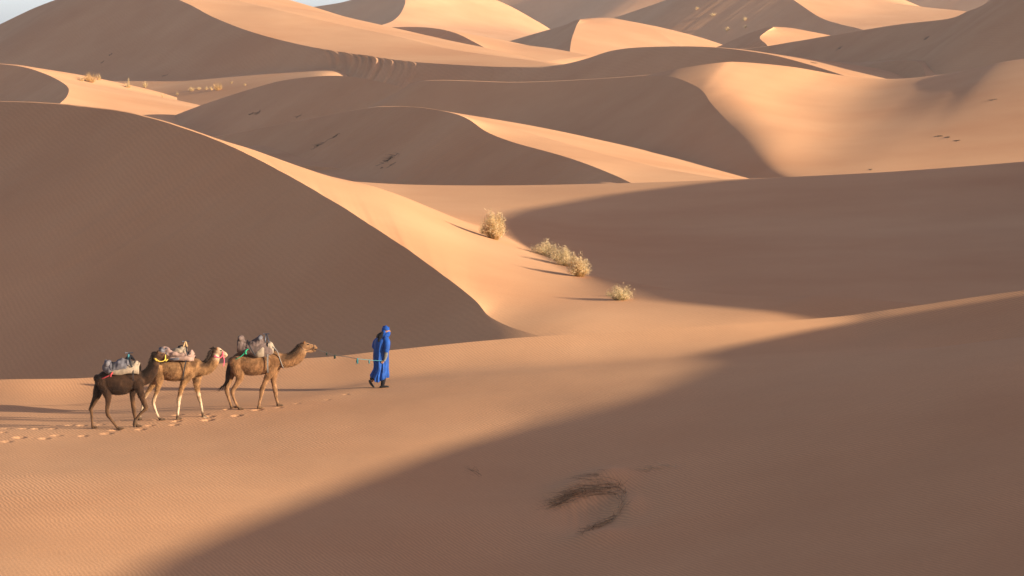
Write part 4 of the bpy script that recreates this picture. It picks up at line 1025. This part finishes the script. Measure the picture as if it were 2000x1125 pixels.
def tussock(u, v, wpx, hpx, label, seed, n=700, gold=.3, lean=0.0, group='straw coloured grass tufts', plumes=True, dens_green=.15, name='grass_tuft', split=True):
    p0 = hit(u, v); d = p0[1]; ppm = F_PX / d
    W = wpx / ppm / 2; H = hpx / ppm; rs = np.random.RandomState(seed)
    root = empty(name, tuple(p0)) if split else None
    sets = {'stems': [], 'blades': [], 'plumes': []}
    wd = max(.006, H * .010, (d - 200) * .00012); n = int(n * (1.5 if split else 2.2))
    for k in range(n):
        a = rs.uniform(0, 2 * math.pi); r = rs.rand() ** .6
        bx, by = .38 * W * r * math.cos(a), .38 * W * r * math.sin(a)
        bz = gz(p0[0] + bx, p0[1] + by) - p0[2] - .02
        hh = H * rs.uniform(.35, 1.0) * (1 - .30 * r * r) * (1 + .30 * math.sin(a * 3 + seed) + .15 * math.sin(a * 5 + seed * 2))
        tx, ty = bx + W * .75 * r * math.cos(a) * rs.uniform(.5, 1.35) + lean * H, by + W * .75 * r * math.sin(a)
        key = 'stems' if rs.rand() < dens_green else 'blades'
        sets[key].append(((bx, by, bz), (tx, ty, bz + hh), (W * .12 * rs.normal(), W * .12 * rs.normal(), H * .05), wd * rs.uniform(.6, 1.4)))
        if plumes and rs.rand() < .8:
            t = np.array([tx, ty, bz + hh * rs.uniform(.75, 1.05)])
            for q in range(3):
                e = t + rs.normal(size=3) * np.array([H * .07, H * .07, H * .06]); sets['plumes'].append((t, e, (0, 0, 0), wd * 2.0))
    if not split:
        vv, ff = [], []
        for kk in sets: blades(rs, [(np.array(a) + p0, np.array(b) + p0, c, w) for a, b, c, w in sets[kk]], vv, ff, 2)
        o = mesh_ob(name, vv, ff, straw if gold < .5 else straw_gold, None); 
        me = o.data; q = Vector(p0); me.transform(Matrix.Translation(-q)); o.location = q
        tag(o, label, 'grass tuft' if name == 'grass_tuft' else 'bush', group); return o
    for kk, m in (('stems', green_stem), ('blades', straw_gold if gold > .5 else straw), ('plumes', plume)):
        if sets[kk]:
            vv, ff = [], []; blades(rs, sets[kk], vv, ff, 3); mesh_ob(kk, vv, ff, m, root, smooth=False)
    tag(root, label, 'grass tuft', group); return root

tussock(964, 467, 40, 47, 'tall bushy golden grass tuft, highest of the clumps on the sunlit slope', 1, 900, gold=.8)
tussock(941, 456, 16, 28, 'thin sparse grass tuft just left of the tall golden one', 2, 60, gold=.2, dens_green=.5, plumes=False)
tussock(1078, 504, 58, 30, 'broad pale feathery grass tuft, uphill part of the long middle clump', 3, 750, lean=-.25)
tussock(1104, 519, 52, 33, 'dense pale grass tuft in the centre of the long middle clump', 4, 600, lean=-.1)
tussock(1131, 540, 40, 38, 'upright straw grass tuft at the downhill end of the long middle clump', 6, 600, gold=.6)
tussock(1212, 586, 46, 27, 'low greenish straw tuft sitting on the ridge line, lowest of the clumps', 7, 520, dens_green=.4)
tussock(1190, 578, 18, 12, 'tiny dry tuft beside the low greenish one on the ridge', 8, 60, dens_green=.4, plumes=False)
SM = 'small grass tufts on the distant sand flat'
for i, (u, v, w, h, n, g, lb) in enumerate([
    (176,160,30,18,160,.8,'widest golden tuft of the distant flat, at its left end'), (160,158,12,8,50,.1,'low dull tuft touching the widest golden tuft on its left'),
    (193,156,12,12,60,.2,'small pale tuft touching the widest golden tuft on its right'), (250,171,15,11,80,.1,'pale round tuft left of a smaller round one on the distant flat'),
    (251,161,6,8,24,.1,'slim upright tuft just behind a pale round one'), (283,171,11,12,70,.1,'round yellow green tuft standing alone on the distant flat'),
    (374,178,14,10,80,.1,'pale tuft at the left end of the row with the long shadow'), (388,175,12,7,50,.1,'flat pale tuft second in the row with the long shadow'),
    (403,175,8,7,40,.2,'small greyish tuft in the middle of the row with the long shadow'), (413,176,8,9,40,.2,'small pale tuft just left of the golden end tuft of the row'),
    (426,176,20,14,120,.8,'golden tuft at the right end of the row with the long shadow'), (317,191,4,9,20,.1,'thin single upright tuft, nearest on the distant flat'),
    (346,186,6,8,24,.1,'tiny pale tuft below the row with the long shadow'), (452,163,7,6,24,.1,'tiny tuft right of the row at the foot of the slope'),
    (478,167,6,5,20,.1,'faint tiny tuft at the rim of the dark rounded dune')]):
    tussock(u, v, w, h, lb, 20 + i, n, gold=g, group=SM, plumes=False, split=False)
for i, (u, v, w, h, lb) in enumerate([(1361,18,10,5,'pale bush highest on the far shaded slope'), (1393,30,14,5,'flat dark bush on the far shaded slope'), (1454,40,10,7,'round pale bush on the far shaded slope above another'),
    (1456,54,9,5,'small bush directly below the round pale one'), (1421,60,12,8,'largest pale bush, lowest on the far shaded slope')]):
    tussock(u, v, w, h, lb, 50 + i, 60, gold=.1, group='bushes on the far shaded slope', plumes=False, split=False, name='desert_bush', dens_green=.6)

def scrub(u, v, w, h, label, seed, n=26, mat=None):
    """low dark plant flat on the sand"""
    p0 = hit(u, v); d = p0[1]; ppm = F_PX / d; rs = np.random.RandomState(seed); sp = []
    dx = w / ppm / 2; dy = h / ppm * 4
    for k in range(n):
        bx, by = rs.normal() * dx * .5, rs.normal() * dy * .3
        z = gz(p0[0] + bx, p0[1] + by) - p0[2]
        sp.append(((bx, by, z - .02), (bx + rs.normal() * dx * .5, by + rs.normal() * .5, z + rs.uniform(.0, .05) * max(1, d / 220)), (0, 0, .02), .035 * max(1, d / 280)))
    q = sorted([b[0] for b in sp], key=lambda t: t[0])          # half buried runners tie the stems together
    vv, ff = [], []
    for a_, b_ in zip(q[:-1], q[1:]):
        a_ = np.array(a_) + [0, 0, .02]; b_ = np.array(b_) + [0, 0, .02]; w_ = .012 * max(1, d / 280)
        k_ = len(vv); vv += [a_ - [0, w_, 0], a_ + [0, w_, 0], b_ + [0, w_, 0], b_ - [0, w_, 0], a_ + [0, 0, w_ * 2], b_ + [0, 0, w_ * 2]]
        ff += [(k_, k_ + 1, k_ + 2, k_ + 3), (k_, k_ + 4, k_ + 5, k_ + 3), (k_ + 1, k_ + 2, k_ + 5, k_ + 4)]
    blades(rs, sp, vv, ff, 2); o = mesh_ob('scrub_plant', vv, ff, mat or far_bush, None, smooth=False)
    o.location = tuple(p0); tag(o, label, 'scrub', 'low dark scrub plants on the dunes'); return o
for i, (u, v, w, h, n, lb) in enumerate([(655,266,14,4,26,'short slanting streak of dark scrub on the dark central dune'), (625,283,34,3,40,'long thin streak of dark scrub on the dark central dune'),
    (762,310,30,9,60,'largest dark scrub patch on the dark central dune'), (765,322,18,4,30,'smaller dark scrub patch just below the largest one'), (747,327,6,3,10,'tiny dark scrub spot left of the smaller patch'),
    (505,219,14,5,26,'dark scrub spot on the rounded dune left of centre'), (490,223,14,4,20,'faint scrub spot left of a darker one on the rounded dune'), (585,226,12,3,16,'small scrub spot near the foot of the rounded dune'),
    (1833,266,22,3,24,'thin dry scrub streak on the sunlit dune at right'), (1850,268,9,4,20,'dark scrub knot right of the thin streak on the sunlit dune'), (1868,275,10,4,20,'dark scrub knot lowest of the three on the sunlit dune'),
    (1700,331,8,2,12,'tiny scrub spot near the foot of the sunlit dune'), (1940,195,16,3,20,'dry scrub spot high on the sunlit dune near the right edge'), (1590,123,12,4,20,'dark green scrub in the valley behind the low dark dune'),
    (1640,94,12,3,16,'dark scrub speck on the far valley floor'), (1810,75,16,4,20,'dark scrub streak along the far right dune slope'), (322,148,12,3,14,'dark scrub spot at the foot of the great far dune'),
    (217,106,8,3,10,'dark scrub speck on the great far dune'), (200,122,8,2,8,'faint scrub speck under another on the great far dune')]):
    scrub(u, v, w, h, lb, 80 + i, n)

# dead shrub around the scoured hollow in the shade
ds = empty('dead_shrub', tuple(hit(1165, 985))); tag(ds, 'dead shrub half buried around a scoured hollow in the shaded foreground', 'dead shrub')
D0 = np.array(ds.location)
def twig_band(path, n, name, mat, seed, spread=4.0, L=46, hz=.14, wd=.008):
    rs = np.random.RandomState(seed); sp = []; pts = [hit(*q) for q in path]
    for k in range(n):
        f = rs.rand() * (len(pts) - 1); i = int(f); f -= i; a, b = pts[i], pts[min(i + 1, len(pts) - 1)]
        c = a * (1 - f) + b * f; t = (b - a) / (np.linalg.norm(b - a) + 1e-9)
        c = c + np.array([rs.normal() * .05, rs.normal() * .16 * spread / 4, 0]); c[2] = gz(c[0], c[1]) + rs.uniform(-.01, hz * .45)
        dr = -t * rs.uniform(.15, .65) * L / 46 + np.array([rs.normal() * .07, rs.normal() * .10, rs.uniform(-.03, .12)])
        e = c + dr; e[2] = max(e[2], gz(e[0], e[1]) + .004)
        sp.append((c - D0, e - D0, rs.normal(size=3) * .04, wd * rs.uniform(.5, 1.6)))
    for k in range(n // 7):                 # a few stems still stand up
        c = pts[rs.randint(len(pts))] + np.array([rs.normal() * .06, rs.normal() * .08, 0]); c[2] = gz(c[0], c[1]); e = c + np.array([rs.normal() * .12, rs.normal() * .08, rs.uniform(.06, .2) * hz / .14])
        sp.append((c - D0, e - D0, rs.normal(size=3) * .04, wd))
    vv, ff = [], []; blades(rs, sp, vv, ff, 3); return mesh_ob(name, vv, ff, mat, ds, smooth=False)
top_path = [(1085,985), (1110,972), (1140,960), (1175,953), (1212,950)]
side_path = [(1208,952), (1216,970), (1214,990), (1200,1010)]
low_path = [(1132,1044), (1160,1032), (1188,1020), (1205,1008)]
for j, (pa, n, w) in enumerate([(top_path, 210, 1.0), (side_path, 45, .8), (low_path, 85, .8)]):
    twig_band(pa, n, 'branch', dry_twig, 60 + j, spread=4 * w); twig_band(pa, n, 'branch', dry_twig2, 70 + j, spread=5 * w, wd=.007)
tw = empty('twig_heap', tuple(hit(1300, 914))); tag(tw, 'few dry twigs lying on the shaded sand above the dead shrub', 'twigs'); ds, D0 = tw, np.array(tw.location)
twig_band([(1262,918), (1300,912), (1345,910)], 46, 'twigs', dry_twig2, 90, hz=.05, wd=.006)
tw = empty('twig_heap', tuple(hit(1160, 930))); tag(tw, 'faint dark twigs just above the dead shrub, barely out of the sand', 'twigs'); ds, D0 = tw, np.array(tw.location)
twig_band([(1135,935), (1160,928), (1185,924)], 30, 'twigs', dry_twig, 91, hz=.03, wd=.006)
tw = empty('twig_heap', tuple(hit(930, 926))); tag(tw, 'small dark scatter of twigs left of the dead shrub', 'twigs'); ds, D0 = tw, np.array(tw.location)
twig_band([(920,922), (938,928)], 20, 'twigs', dry_twig, 92, hz=.02, wd=.006, L=30)

if HAZE: haze()
